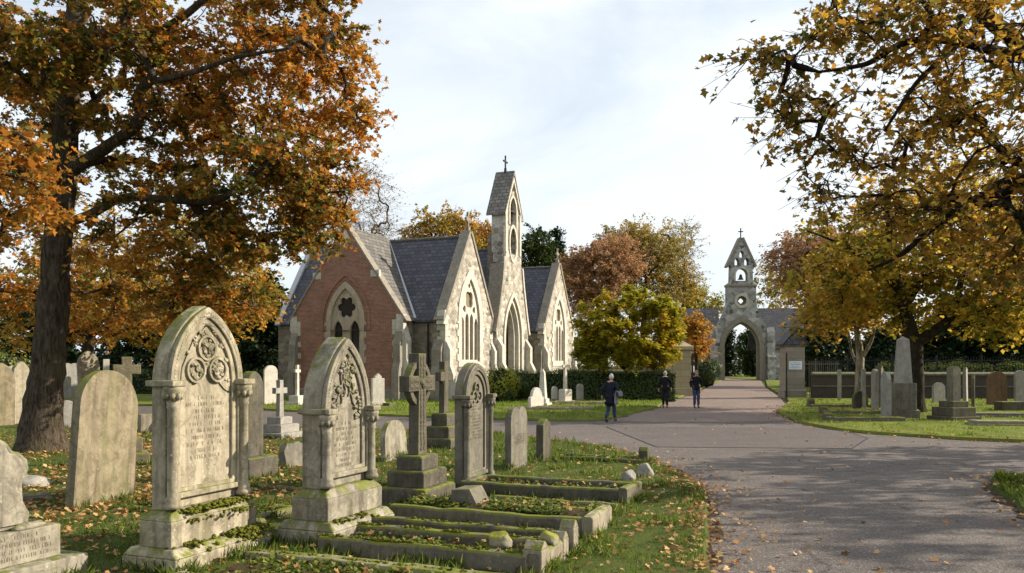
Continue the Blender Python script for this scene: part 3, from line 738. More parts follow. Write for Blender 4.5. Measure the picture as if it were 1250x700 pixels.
def moss_clumps(parent, pts, r, seed=0, mat='moss'):
    g = random.Random(seed); mb = MB()
    for (x0, y0, z0), (x1, y1, z1), n, sd in pts:
        for i in range(n * 4):
            f = g.random(); q = r * g.uniform(.22, .62) ** 1.1
            if mnoise.noise(Vector((x0 * 3 + f * (x1 - x0) * 4.2, y0 * 3 + f * (y1 - y0) * 4.2, seed * 1.7 + z0))) + g.gauss(0, .15) < -.12: continue
            mb.blob((x0 + (x1 - x0) * f + g.gauss(0, sd), y0 + (y1 - y0) * f + g.gauss(0, sd * .5), z0 + (z1 - z0) * f + g.gauss(0, sd * .25)), q, i + seed * 99, 5, .35, (1.2, 1.3, .7))
    return mb.build('moss', mat, parent, smooth=True)
def weather(o, amt=.006, sub=0):
    return o
def gothic(name, label, loc, w, h, zs, mat, base=(.28, .62), d=.3, rz=AZ, lean=0, relief='trefoil', seed=1, lines=8, cols=True, moss=None, rise=None, tw=.0, plinth_t=(.16, .08), panel=None):
    """a tall stone with a pointed (or round) head, side colonnettes, carved tympanum and a stepped plinth"""
    r = thing(name, label, 'headstone', loc, rz); r.rotation_euler = (0, R(lean), rz)
    b1, b2 = base; hw = w / 2; rise = rise or (h - zs)
    if b1:
        mb = MB(); e = plinth_t[0]; mb.box(-d - e - .06, e + .05, -hw - e, hw + e, 0, b1 * .72); mb.frus(-d - e - .06, e + .05, -hw - e, hw + e, b1 * .72, -d - e, e - .03, -hw - e + .05, hw + e - .05, b1)
        mb.build('plinth', mat, r, .018)
    e = plinth_t[1]
    mb = MB(); mb.box(-d - e, e, -hw - e, hw + e, b1 - .002, b2 - .09); mb.frus(-d - e, e, -hw - e, hw + e, b2 - .09, -d - .01, .0, -hw, hw, b2); mb.build('base_block', mat, r, .015)
    # slab with a recessed panel: back plate, then a raised arch frame
    fr = .085
    mb = MB(); mb.plate(arch(hw, zs, rise, b2 - .002, 0, 14), [], -d, -.075); mb.build('slab', mat, r, .014)
    ph = rise - fr * 1.55
    mb = MB(); mb.plate(arch(hw - .02, zs, rise - .015, b2 + .1, 0, 14), [clean(arch(hw - .02 - fr, zs, rise - .015 - fr * 1.3, b2 + .16, 0, 14))], -.078, -.02)
    mb.plate(clean(arch(hw - .02 - fr + .002, zs, rise - .015 - fr * 1.28, b2 + .155, 0, 14)), [clean(arch(hw - .05 - fr * 1.4, zs, rise - .05 - fr * 1.75, b2 + .2, 0, 14))], -.078, -.045)
    mb.build('arch_moulding', mat, r, .012)
    # carved relief
    g = random.Random(seed); mb = MB(); a = hw - .05 - fr * 1.4; hh = rise - .05 - fr * 1.75; zc = zs + hh * .12
    if relief == 'trefoil':
        mb.plate(clean([(-a * .97, zs - .10)] + [(-a * .94 * (1 - i / 8) , zs - .10 + (.24 * math.sin(i / 8 * 3.14 * .5) ** 2)) for i in range(1, 9)] + [(a * .94 * i / 8, zs - .10 + .24 * math.sin((1 - i / 8) * 3.14 * .5) ** 2) for i in range(1, 9)] + [(a * .97, zs - .10), (a * .9, zs + hh * .25), (a * .5, zs + hh * .7), (0, zs + hh * .97), (-a * .5, zs + hh * .7), (-a * .9, zs + hh * .25)]), [], -.078, -.06)
        for cy, cz in ((-a * .42, zs + hh * .22), (a * .42, zs + hh * .22), (0, zs + hh * .60)):
            rr = a * .36
            mb.plate(circ(rr, cy, cz, 18), [list(reversed(circ(rr * .82, cy, cz, 18)))], -.062, -.035)
            for i in range(9):
                w_ = i * 2.4 + cy; q = rr * (.22 + .5 * g.random())
                mb.blob((-.052, cy + q * math.cos(w_), cz + q * math.sin(w_)), rr * g.uniform(.16, .27), i + seed, 6, .3, (.8, 1, 1))
    elif relief == 'vine':
        for i in range(70):
            z = zs - .12 + g.random() * (hh + .08); f = max(0, (z - zs) / hh); lim = a * .93 * math.sqrt(max(0, 1 - f ** 1.4))
            lo = 0
            if z < zs + hh * .32: lo = a * .60 * math.sqrt(max(0, 1 - ((z - zs + .12) / (hh * .32 + .12)) ** 2))
            y = g.uniform(lo, lim) * g.choice((-1, 1)) if lim > lo else 0
            if abs(y) > lim: continue
            mb.blob((-.06, y, z), g.uniform(.018, .034), i + seed, 6, .35, (.9, 1.2, .9))
        for sgn in (-1, 1):
            for q in range(3):
                pts = [(-.062, sgn * a * (.15 + .22 * q) * (1 - .6 * f) + .03 * math.sin(f * 9 + q), zs + hh * (.12 * (2 - q) + f * .62)) for f in [i / 8 for i in range(9)]]
                mb.tube(pts, .011, 6)
    else:
        rr = a * .44
        for cy, cz in ((-rr * .62, zs + hh * .02), (rr * .62, zs + hh * .02), (0, zs + hh * .4)):
            mb.plate(circ(rr * .72, cy, cz, 16), [list(reversed(circ(rr * .5, cy, cz, 16)))], -.078, -.035)
            mb.blob((-.06, cy, cz), rr * .26, seed, 7, .3, (.7, 1, 1))
    for i in range(46 if relief == 'trefoil' else 0):
        f = g.uniform(.02, .93); lim = a * .92 * math.sqrt(1 - f ** 1.5); y = g.uniform(-lim, lim)
        mb.blob((-.058, y, zs - .02 + f * hh), g.uniform(.012, .026), i + 40, 6, .35, (.9, 1.2, 1))
    # small carved beads and letters following the arch band
    bp = arc_pts(hw - .065, rise - .075, 26, 0, zs)
    for i, (y, z) in enumerate(bp[2:-2]):
        mb.blob((-.02, y, z), .013 * g.uniform(.7, 1.2), i, 5, .3, (.5, 1, 1.2))
    mb.build('carved_relief', mat, r, 0)
    if cols:
        for sy in (-1, 1):
            y = sy * (hw - .03); m = MB()
            zb = b2 + .02; zt = zs - .03
            m.lathe([(.085, 0), (.085, .04), (.066, .06), (.075, .09), (.052, .12), (.05, zt - zb - .22), (.062, zt - zb - .2), (.052, zt - zb - .18), (.07, zt - zb - .09), (.092, zt - zb - .03), (.092, zt - zb)], (-.01, y, zb), 14)
            for i in range(8):
                w_ = i * math.pi / 4; m.blob((-.01 + .075 * math.cos(w_), y + .075 * math.sin(w_), zt - .09), .026, i, 6, .25, (1, 1, 1.5))
            m.build('colonnette', mat, r, 0, True)
            m = MB(); m.box(-d - .02, .085, y - .095, y + .085, zt + .002, zt + .065); m.build('abacus', mat, r, .014)
    letters(r, -.0745, 0, zs - .17, w * .5, lines, h * .0145, seed, .8, (0, 2, lines - 2))
    if moss: moss_clumps(r, moss, .045, seed)
    return r
def tablet(name, label, loc, w, h, th, mat, top='round', rz=AZ, lean=(0, 0), base=None, lines=0, seed=0, cat='headstone', group=None, taper=0.0):
    r = thing(name, label, cat, loc, rz, group); r.rotation_euler = (R(lean[0]), R(lean[1]), rz)
    hw = w / 2; zb = -.05
    if base: MB().box(-th - base[0], base[0], -hw - base[0], hw + base[0], -.03, base[1]).build('plinth', mat, r, .02); zb = base[1] - .002
    if top == 'round': out = arch(hw, h - hw * .95, hw * .95, zb, 0, 9)
    elif top == 'segment': out = arch(hw, h - hw * .45, hw * .45, zb, 0, 7)
    elif top == 'gothic': out = arch(hw, h - hw * 1.3, hw * 1.3, zb, 0, 8)
    elif top == 'shoulder': out = [(hw, zb), (hw, h - hw * .95)] + [(y, z) for y, z in reversed(arc_pts(hw * .72, hw * .8, 8, 0, h - hw * .8))] + [(-hw, h - hw * .95), (-hw, zb)]
    elif top == 'gable': out = [(hw, zb), (hw, h - hw * .55), (0, h), (-hw, h - hw * .55), (-hw, zb)]
    elif top == 'point': out = [(hw, zb), (hw, h - hw * .8), (hw * .55, h - hw * .75), (hw * .5, h - hw * .4), (hw * .25, h - hw * .3), (hw * .22, h - .05), (0, h), (-hw * .22, h - .05), (-hw * .25, h - hw * .3), (-hw * .5, h - hw * .4), (-hw * .55, h - hw * .75), (-hw, h - hw * .8), (-hw, zb)]
    elif top == 'broken': out = [(hw, zb), (hw * .95, h * .8), (hw * .4, h), (-hw * .1, h * .93), (-hw * .6, h * .98), (-hw, h * .7), (-hw, zb)]
    else: out = [(hw, zb), (hw, h), (-hw, h), (-hw, zb)]
    out = [(y * (1 - taper * z / h), z) for y, z in out]
    MB().plate(clean(out), [], -th, 0).build('slab', mat, r, .015)
    if lines: letters(r, .0008, 0, h - hw * 1.1, w * .66, lines, h * .018, seed)
    return r
def cross_stone(name, label, loc, mat, steps, h, aw, sh=.2, th=.14, ring=0, rz=AZ, carve=False, lean=0, cat='cross', group=None, arm_z=None, shaft_rest=True):
    """a cross on stepped plinths; steps = [(width y, depth x, height)...] from the ground"""
    r = thing(name, label, cat, loc, rz, group); r.rotation_euler = (R(lean), 0, rz); z = 0; x0 = -steps[0][1] / 2
    for i, (wy, dx, hh) in enumerate(steps):
        m = MB(); m.box(x0 - dx / 2, x0 + dx / 2, -wy / 2, wy / 2, z - (.03 if i == 0 else .002), z + hh * .9); m.frus(x0 - dx / 2, x0 + dx / 2, -wy / 2, wy / 2, z + hh * .9, x0 - dx / 2 + .03, x0 + dx / 2 - .03, -wy / 2 + .03, wy / 2 - .03, z + hh)
        m.build('plinth_step', mat, r, .014); z += hh
    s = sh / 2; az = arm_z or (h - aw * .48); t0 = s * 1.25
    out = [(t0, z - .003), (s, az - s), (aw / 2, az - s * 1.1), (aw / 2, az + s * 1.1), (s, az + s), (s * 1.08, h), (-s * 1.08, h), (-s, az + s), (-aw / 2, az + s * 1.1), (-aw / 2, az - s * 1.1), (-s, az - s), (-t0, z - .003)]
    MB().plate(out, [], x0 - th / 2, x0 + th / 2).build('cross_shaft', mat, r, .012)
    if ring:
        MB().plate(circ(ring, 0, az, 32), [list(reversed(circ(ring * .76, 0, az, 32)))], x0 - th * .32, x0 + th * .32).build('ring', mat, r, .008)
    if carve:
        g = random.Random(3); m = MB()
        zz = z + .1
        while zz < h - .05:
            if abs(zz - az) > .02:
                for sy in (-1, 1): m.blob((x0 + th / 2, sy * s * .42, zz), s * .36, int(zz * 1000), 6, .3, (.35, 1, 1.1))
            zz += .055
        for yy in [(-aw / 2 + .06) + i * .055 for i in range(int((aw - .1) / .055))]:
            for sz in (-1, 1): m.blob((x0 + th / 2, yy, az + sz * s * .4), s * .34, int(yy * 999), 6, .3, (.35, 1.1, 1))
        m.blob((x0 + th / 2, 0, az), s * .7, 2, 10, .1, (.6, 1, 1))
        m.build('carved_knotwork', mat, r)
    return r
def obelisk(name, label, loc, mat, steps, h, w0, w1, rz=AZ, cat='obelisk', cap=.12, pedmat=None):
    r = thing(name, label, cat, loc, rz); z = 0; x0 = -steps[0][1] / 2
    for i, (wy, dx, hh) in enumerate(steps):
        MB().box(x0 - dx / 2, x0 + dx / 2, -wy / 2, wy / 2, z - (.03 if i == 0 else .002), z + hh).build('plinth_step', pedmat or mat, r, .02); z += hh
    m = MB(); m.frus(x0 - w0 / 2, x0 + w0 / 2, -w0 / 2, w0 / 2, z - .002, x0 - w1 / 2, x0 + w1 / 2, -w1 / 2, w1 / 2, h - cap); m.frus(x0 - w1 / 2, x0 + w1 / 2, -w1 / 2, w1 / 2, h - cap, x0 - .01, x0 + .01, -.01, .01, h)
    m.build('shaft', mat, r, .012); return r
def kerb_set(name, label, n0, n1, t0, t1, h, mat='kerb', kw=.13, sides='NFEH', post=None, endh=None, fill='soil', seed=0, endmat=None, world=None, rz=None, tilt=0, fillz=.5, plants=None, mossy=0):
    """kerb stones round a grave: N near long kerb, F far long kerb, E end kerb, H head kerb; posts at the foot"""
    o = L(n1, t0) if world is None else Vector(world); r = thing(name, label, 'grave kerb', tuple(o), AZ if rz is None else rz)
    ln = n1 - n0; w = t1 - t0; eh = endh or h; g = random.Random(seed)
    def bar(nm, x0, x1, y0, y1, hh, mt=mat):
        m = MB(); ch = .025; k = max(2, int(max(x1 - x0, y1 - y0) / .22)); al = (x1 - x0) > (y1 - y0)
        prof = []
        for i in range(k + 1):                                  # slightly sagging, worn top edge
            f = i / k; dz = g.uniform(-.012, .010); dy = g.uniform(-.006, .006); prof.append((f, dz, dy))
        vs = []; fs = []
        for f, dz, dy in prof:
            if al: x = x0 + (x1 - x0) * f; ring = [(x, y0 + dy, -.05), (x, y0 + dy, hh - ch + dz), (x, y0 + ch + dy, hh + dz), (x, y1 - ch + dy, hh + dz), (x, y1 + dy, hh - ch + dz), (x, y1 + dy, -.05)]
            else: y = y0 + (y1 - y0) * f; ring = [(x1 + dy, y, -.05), (x1 + dy, y, hh - ch + dz), (x1 - ch + dy, y, hh + dz), (x0 + ch + dy, y, hh + dz), (x0 + dy, y, hh - ch + dz), (x0 + dy, y, -.05)]
            vs += ring
        for i in range(k):
            for j in range(5): fs.append((i * 6 + j, (i + 1) * 6 + j, (i + 1) * 6 + j + 1, i * 6 + j + 1)[::-1])
        fs.append(tuple(range(6))[::-1]); fs.append(tuple(k * 6 + j for j in range(6)))
        m.add(vs, fs); ob = m.build(nm, mt, r, .008)
        bm = bmesh.new(); bm.from_mesh(ob.data); bmesh.ops.recalc_face_normals(bm, faces=bm.faces); bm.to_mesh(ob.data); bm.free(); return ob
    if 'N' in sides: bar('side_kerb', -ln, -kw - .002 if 'E' in sides else -.0, 0, kw, h)
    if 'F' in sides: bar('side_kerb', -ln, -kw - .002 if 'E' in sides else -.0, w - kw, w, h)
    if 'E' in sides: bar('end_kerb', -kw, 0, 0, w, eh, endmat or mat)
    if 'H' in sides: bar('head_kerb', -ln, -ln + kw, kw + .002, w - kw - .002, h)
    for (py, ph, pw) in (post or []):
        m = MB(); m.box(-pw * .9, .012, py - pw / 2, py + pw / 2, -.04, ph * .8); m.frus(-pw * .9, .012, py - pw / 2, py + pw / 2, ph * .8, -pw * .9, .012, py - .012, py + .012, ph); m.build('corner_post', endmat or mat, r, .012)
    if fill:
        m = MB(); k = 8; nx = max(4, int(ln / .3)); vs = []; fs = []
        for i in range(nx + 1):
            for j in range(k + 1):
                vs.append((-ln + kw + (ln - 2 * kw + .02) * i / nx, kw - .01 + (w - 2 * kw + .02) * j / k, h * fillz + .05 * math.sin(j / k * math.pi) + g.uniform(-.015, .015)))
        for i in range(nx):
            for j in range(k): a = i * (k + 1) + j; fs.append((a, a + k + 1, a + k + 2, a + 1))
        m.add(vs, fs); m.build('grave_bed', fill, r, 0, True)
        n = int(plants if plants is not None else 900 * ln * w)
        P = np.stack([NR.uniform(-ln + kw, -kw, n), NR.uniform(kw, w - kw, n), np.full(n, h * fillz + .04)], 1)
        P = P[patchy(P + np.array([seed * 3.3, 0, 0]), 2.2, -.05)]
        P[:, 2] += np.abs(NR.normal(0, .025, len(P)))
        N = NR.normal(0, .6, (len(P), 3)); N[:, 2] = 1
        if len(P): tag(link('bed_plants', leaves_mesh('bed_plants', P, np.full(len(P), .05), 'oval', 0, NR, None, N / np.linalg.norm(N, axis=1)[:, None], .5), 'shrub', r, uv=False), kind='stuff')
        n = int(22 * ln * w); P = np.stack([NR.uniform(-ln + kw, -kw, n), NR.uniform(kw, w - kw, n), np.full(n, h * fillz + .09)], 1); N = NR.normal(0, .4, (n, 3)); N[:, 2] = 1
        tag(link('bed_leaves', leaves_mesh('bed_leaves', P, np.full(n, .065), 'lobed', 0, NR, None, N / np.linalg.norm(N, axis=1)[:, None], .4), 'litter', r, uv=False), kind='stuff')
    if mossy:
        pts = []
        if 'N' in sides: pts.append(((-ln, kw * .5, h), (-kw, kw * .5, h), int(mossy * ln), .03))
        if 'F' in sides: pts.append(((-ln, w - kw * .5, h), (-kw, w - kw * .5, h), int(mossy * ln), .03))
        moss_clumps(r, pts, .038, seed, 'moss')
    r.rotation_euler.x = R(tilt); return r

def rock(name, label, loc, r, sq, mat, seed, cat='stone', rz=0, cut=.35):
    bm = bmesh.new(); bmesh.ops.create_icosphere(bm, subdivisions=4, radius=1)
    o = Vector((seed * 3.1, seed, 0)); g = random.Random(seed)
    pl = [(Vector((g.gauss(0, 1), g.gauss(0, 1), g.gauss(0, .7))).normalized(), g.uniform(.55, .85)) for _ in range(9)]
    for v in bm.verts:
        p = v.co.copy()
        for n, d in pl:                                        # knock flat faces off
            k = p.dot(n) - d
            if k > 0: p -= n * k * .85
        p *= 1 + .12 * mnoise.noise(p * 1.7 + o) + .05 * mnoise.noise(p * 5 + o) + .02 * mnoise.noise(p * 13 + o)
        v.co = Vector((p.x * sq[0], p.y * sq[1], p.z * sq[2])) * r
    me = bpy.data.meshes.new(name); bm.to_mesh(me); bm.free()
    return tag(link(name, me, mat, None, 0, True, loc, rz), label, cat)
# --- the front row
gothic('gothic_headstone', 'tallest cream gothic headstone with carved trefoils, mossy stepped plinth', L(-3.42, -1.58), 1.08, 2.66, 1.86, 'cream', (.27, .62), .25, seed=5, lines=10, rise=.80,
       moss=[((.10, -.62, .285), (.10, .62, .285), 330, .045), ((.14, -.2, .25), (.14, .62, .25), 120, .05), ((.02, -.50, .60), (.02, .50, .60), 230, .035), ((.05, -.55, .50), (.05, .55, .52), 60, .05), ((.16, -.3, .2), (.18, .6, .2), 50, .04)])
gothic('gothic_headstone', 'grey buff gothic headstone with carved vine tympanum, second in the front row', L(-2.66, -.15), .98, 2.37, 1.52, 'buff', (.32, .66), .32, seed=9, lines=9, relief='vine', rise=.85,
       moss=[((.1, -.5, .31), (.1, .55, .31), 110, .04)])
cross_stone('celtic_cross', 'mossy grey Celtic cross with wheel head on three stepped blocks', L(-2.77, 2.38), 'dark', [(.96, .78, .29), (.74, .60, .235), (.52, .42, .205)], 2.21, .80, .215, .17, .335, carve=True, arm_z=1.77)
gothic('gothic_headstone', 'weathered grey round-headed headstone with small carved trefoil', L(-2.9, 4.02), .98, 2.08, 1.52, 'grey', (.0, .12), .22, seed=21, lines=11, relief='small', rise=.56, plinth_t=(.1, .03))
tablet('headstone', 'plain upright grey headstone with shouldered top beside the far kerbs', L(-3.15, 6.45, .05), .86, 1.12, .13, 'grey', 'segment', lines=6, seed=31)
tablet('headstone', 'narrow dark headstone post at the head of the farthest kerbed grave', L(-3.05, 7.75, .05), .46, .88, .16, 'dark', 'gable')
tablet('headstone', 'small rounded buff headstone behind the Celtic cross', L(-6.0, 6.7, .05), .88, .84, .12, 'buff', 'round', lean=(0, -3))
cross_stone('celtic_cross', 'slim dark wheel cross on three dark steps near the side road', L(-5.87, 9.45), 'dark', [(.95, .85, .3), (.72, .62, .28), (.5, .42, .3)], 2.12, .6, .2, .15, .2, arm_z=1.76)
cross_stone('stone_cross', 'pale plain cross on broad dark steps beside the side road', G(360, 537), 'granite', [(1.15, 1.0, .2), (.8, .7, .22), (.52, .45, .2)], 1.62, .5, .15, .13, 0, arm_z=1.33)
tablet('headstone', 'dark slim pointed headstone on blocks behind the tallest gothic stone', G(312, 589), .42, 1.93, .2, 'dark', 'gothic', base=(.18, .45))
tablet('headstone', 'big leaning round-topped mossy headstone left of the tallest gothic stone', (-5.83, 11.72, .0), 1.14, 1.98, .14, 'mossy', 'round', rz=AZ + R(6), lean=(-8, -3), taper=.02)
tablet('headstone', 'dark headstone edge leaning right behind the round mossy stone', (-6.1, 12.35, 0), 1.05, 1.86, .12, 'dark', 'shoulder', lean=(-4, -2))
cross_stone('stone_cross', 'mossy short-armed cross rising behind the leaning mossy headstone', (-7.55, 16.1, 0), 'mossy', [(.8, .7, .3), (.55, .5, .3)], 2.2, .5, .18, .15, 0, rz=R(-62), arm_z=1.95)
# far-left scrolled stone with an inscribed block
r = thing('headstone', 'cut-off grey-buff round-shouldered headstone on an inscribed stone block at the photo edge', 'headstone', (-4.60, 7.02, 0), AZ)
o = [(.54, .56), (.57, .68), (.53, .74), (.50, .80), (.49, .95), (.52, 1.02), (.56, 1.08), (.54, 1.18), (.46, 1.25), (.40, 1.26), (.35, 1.34), (.2, 1.44), (0, 1.48)]
MB().plate(o + [(-y, z) for y, z in reversed(o[:-1])], [], -.3, -.06).build('slab', 'buff', r, .03)
o2 = [(y * .86, .6 + (z - .56) * .93) for y, z in o]
MB().plate(o2 + [(-y, z) for y, z in reversed(o2[:-1])], [], -.062, -.035).build('raised_panel', 'buff', r, .012)
MB().box(-.36, .06, -.78, .78, .255, .555).build('inscribed_block', 'buff', r, .012)
MB().box(-.5, .22, -.95, .95, -.04, .255).build('plinth', 'buff', r, .014)
MB().blob((.0, .5, .57), .07, 3, 8, .2, (1, 2.4, .6)).build('carved_roll', 'buff', r, 0, True)
letters(r, .0608, .1, .49, 1.2, 4, .035, 8, .95)
# kerbed graves in front of the row
kerb_set('grave_kerb', 'low pale stone kerb in the very front, moss at its left end', -3.05, 0.02, -2.55, -1.28, .13, 'kerbpale', .22, 'NF', fill='soil', seed=2, mossy=16, fillz=.35)
kerb_set('grave_kerb', 'mossy kerbed grave before the vine-carved stone with gabled foot kerb', -2.5, 0, -1.02, -.2, .24, 'kerb', .15, 'NFE', [(.10, .37, .2), (.74, .34, .17)], .27, seed=3, mossy=95, endmat='kerbpale', fillz=.45, plants=1500)
rock('mossy_stone', 'rounded stone covered in yellow-green moss inside the kerbed grave', tuple(L(-.62, -.52, .24)), .16, (1, .85, .75), 'mossbright', 5)
rock('mossy_stone', 'mossy lump on the gabled foot kerb at the front', tuple(L(-.09, -.5, .29)), .13, (.8, 1.3, .8), 'mossbright', 8)
kerb_set('grave_kerb', 'long dark kerb with gabled end post before the wheel cross', -2.9, 0, -.02, .14, .27, 'dark', .15, 'N', [(.075, .40, .17)], fill=None, seed=4, mossy=10, endmat='kerbpale')
kerb_set('grave_kerb', 'overgrown kerbed grave with pale foot kerb and wedge marker', -2.7, -.02, .78, 1.62, .27, 'kerb', .14, 'FEN', None, .31, seed=5, endmat='kerbpale', fillz=.85, plants=4200)
r = thing('wedge_marker', 'small grey wedge-shaped stone marker lying in the overgrown grave', 'grave marker', tuple(L(-1.8, 1.35, .25)), AZ)
m = MB(); m.add([(-.25, -.2, -.05), (.2, -.2, -.05), (.2, .2, -.05), (-.25, .2, -.05), (-.2, -.2, .2), (.05, -.2, .22), (.05, .2, .22), (-.2, .2, .2)], [(3, 2, 1, 0), (4, 5, 6, 7), (0, 1, 5, 4), (1, 2, 6, 5), (2, 3, 7, 6), (3, 0, 4, 7)]); m.build('wedge', 'grey', r, .012)
kerb_set('grave_kerb', 'low kerbed grave before the wheel cross with short corner post', -2.0, -.2, 1.78, 2.6, .17, 'kerb', .13, 'NF', [(.07, .27, .16)], seed=6, fillz=.6, plants=700)
kerb_set('grave_kerb', 'dark kerbed grave with pale end kerb before the small trefoil headstone', -2.8, -.18, 3.05, 3.95, .27, 'dark', .13, 'NFEH', None, .3, seed=7, endmat='kerb', fillz=.55, plants=900)
kerb_set('grave_kerb', 'thin dark kerb with upright end stone nearest the road', -3.0, -1.05, 7.95, 8.6, .14, 'dark', .1, 'NF', [(.33, .36, .2)], seed=8, fillz=.3, plants=500)
for (n, t, s, lab) in ((-.62, 6.15, .17, 'pale rough stone lump in the grass by the dark kerb end'), (-.8, 5.6, .13, 'smaller rough stone lump beside the pale lump in the grass')):
    rock('loose_stone', lab, tuple(L(n, t, .12)), s, (1, .85, 1), 'granite', int(n * -100))
kerb_set('grave_kerb', 'sunken mossy kerb behind the vine-carved headstone', -6.4, -4.2, .1, 1.0, .13, 'kerb', .14, 'NFE', None, seed=9, mossy=14)
kerb_set('grave_kerb', 'mossy kerb ledge between the two gothic headstones', -5.2, -3.9, -.75, -.1, .18, 'kerb', .15, 'NFE', None, seed=10, mossy=20)
kerb_set('grave_kerb', 'low kerb half buried in leaves beside the leaning mossy headstone', -6.6, -4.2, 2.4, 3.2, .12, 'dark', .13, 'NFE', None, seed=11, mossy=6)
tablet('headstone', 'short broken dark slab low behind the vine-carved headstone', G(365, 573), .7, .55, .16, 'grey', 'broken', lean=(0, -12))
tablet('headstone', 'grey scrolled stub low at the left side of the vine-carved headstone', L(-3.5, .62), .4, .95, .14, 'dark', 'broken')
rock('broken_stone', 'broken pale stone chunk among leaves below the oak', (-7.9, 13.4, .1), .24, (1.3, 1, .8), 'granite', 22, rz=.4)
rock('broken_stone', 'long broken stone piece lying flat in leaves below the oak', (-7.1, 12.1, .06), .22, (1.9, .7, .5), 'kerbpale', 6, rz=.2)

# --- stones under and behind the oak
def bt(label, px, py, w, h, mat, top, lean=(0, 0), rz=AZ, th=.14, base=None):
    return tablet('headstone', label, G(px, py), w, h, th, mat, top, rz, lean, base)
bt('mossy buff headstone with shoulders at the far left edge by the oak', 2, 522, .95, 2.1, 'mossy', 'gothic')
bt('pale rounded headstone at the far left, behind the mossy edge stone', 14, 490, .95, 1.95, 'granite', 'shoulder')
bt('tall cream headstone just left of the oak trunk', 27, 519, .75, 2.15, 'kerbpale', 'gothic', (0, 0), R(-10))
bt('pale square headstone half hidden right of the oak trunk', 87, 488, .95, 2.05, 'granite', 'segment', rz=R(-40))
bt('broad pale leaf-shadowed slab beside the second trunk', 112, 497, 1.1, 2.7, 'kerbpale', 'gothic', (4, 0), R(-30))
bt('low pale slab lying against the oak roots', 91, 524, 1.0, .85, 'granite', 'segment', (0, -8), R(-50))
bt('cream block headstone low behind the leaning mossy stone', 187, 531, .7, .6, 'kerbpale', 'flat', rz=R(-50), th=.3)
bt('white round-topped headstone beside the chapel lawn hedge', 331, 495, .72, 2.0, 'white', 'round', rz=R(-45))
bt('low dark headstone between oak and the side road', 215, 530, .6, .7, 'grey', 'round')
tablet('column_monument', 'slim white column monument behind the second trunk', G(130, 488), .32, 2.35, .32, 'white', 'flat', R(-60), base=(.15, .35), cat='monument')
cross_stone('stone_cross', 'small white cross on the lawn before the brick gable', G(371, 496), 'white', [(.85, .8, .22), (.6, .55, .3)], 2.02, .42, .14, .13, 0, arm_z=1.72)
tablet('headstone', 'small white gabled marker with finial before the brick gable', G(462, 497), .62, 1.62, .2, 'white', 'point', R(-60), base=(.05, .25))
tag(MB().box(-.2, .2, -.3, .3, -.02, .2).build('block_marker', 'dark', None, .03, False, tuple(G(475, 497)), AZ), 'little dark block beside the white gabled marker', 'grave marker')

# --- stones on the chapel lawn by the hedge
tablet('headstone', 'white shouldered headstone at the head of a kerbed grave by the hedge', G(656, 501), .95, 1.02, .16, 'white', 'shoulder', R(-40))
r = obelisk('obelisk', 'white slender pointed monument on the lawn before the hedge', G(671, 497), 'white', [(.7, .7, .2), (.5, .5, .2)], 1.85, .34, .2, cap=.2)
tablet('headstone', 'little white headstone just right of the slender monument', G(678, 491), .4, .85, .14, 'white', 'round', R(-40))
cross_stone('stone_cross', 'white lawn cross on a grey pedestal against the hedge', G(696, 493), 'white', [(.75, .75, .15), (.5, .5, .6)], 2.2, .42, .15, .13, 0, rz=R(-50), arm_z=1.95)
tablet('headstone', 'small grey rounded headstone close to the dark hedge', G(709, 491), .42, 1.0, .14, 'granite', 'round', R(-50))
kerb_set('grave_kerb', 'pale kerbed grave on the chapel lawn behind the strolling figure', -3.2, 0, 0, 1.0, .2, 'kerbpale', .16, world=G(724, 503), seed=12, rz=R(-8), plants=300)
kerb_set('grave_kerb', 'second pale kerb farther back on the chapel lawn', -3.0, 0, 0, 1.0, .2, 'kerbpale', .16, world=G(742, 496), seed=13, rz=R(-8), plants=300)

# --- stones beyond the road on the right
r = obelisk('obelisk', 'tall grey obelisk on a square pedestal under the dark-trunked tree', G(1122, 512), 'granite', [(1.1, 1.1, .35), (.88, .88, 1.0)], 3.1, .62, .42, pedmat='grey')
r = tablet('pedestal_monument', 'narrow grey pillar monument on three wide steps near the road', G(1168, 515), .34, 2.0, .3, 'grey', 'gable', R(-75), base=None, cat='monument')
for i, (a, z0, z1) in enumerate(((.62, -.03, .2), (.5, .198, .52), (.34, .518, .74))): MB().box(-.15 - a, -.15 + a, -a, a, z0, z1).build('plinth_step', 'dark', r, .02)
def rt(label, px, py, w, h, mat, top, lean=(0, 0), rz=R(-75), th=.14, base=None):
    return tablet('headstone', label, G(px, py), w, h, th, mat, top, rz, lean, base)
rt('lone slim headstone left of the mottled tree', 1027, 490, .45, 1.75, 'granite', 'flat', rz=R(-20), th=.2)
rt('small dark disc-topped stone at the foot of the mottled tree', 1051, 501, .72, .85, 'dark', 'round', rz=R(-80))
rt('slim stone directly right of the mottled tree trunk', 1056, 501, .42, 1.85, 'granite', 'flat', rz=R(-15))
rt('left stone of a close pair of tall slim headstones', 1070, 503, .62, 1.85, 'granite', 'round', rz=R(-8))
rt('darker rear stone with pointed top between the close pair', 1077, 500, .34, 2.0, 'grey', 'point', rz=R(-40), th=.3)
rt('tallest front stone of the close group by the long kerb', 1084, 514, .8, 1.78, 'granite', 'round', rz=R(-8))
rt('small pale headstone tucked behind the obelisk', 1147, 493, .72, 1.1, 'granite', 'round')
rt('leaning grey slab right of the pillar monument', 1181, 503, .55, 1.95, 'granite', 'gable', (7, 0), R(-35))
rt('second leaning slab behind the pillar monument', 1190, 499, .5, 1.6, 'grey', 'gable', (9, 0), R(-30))
rt('brown round-topped headstone before the far wall', 1218, 496, 1.0, 1.7, 'brown', 'round', rz=R(-85))
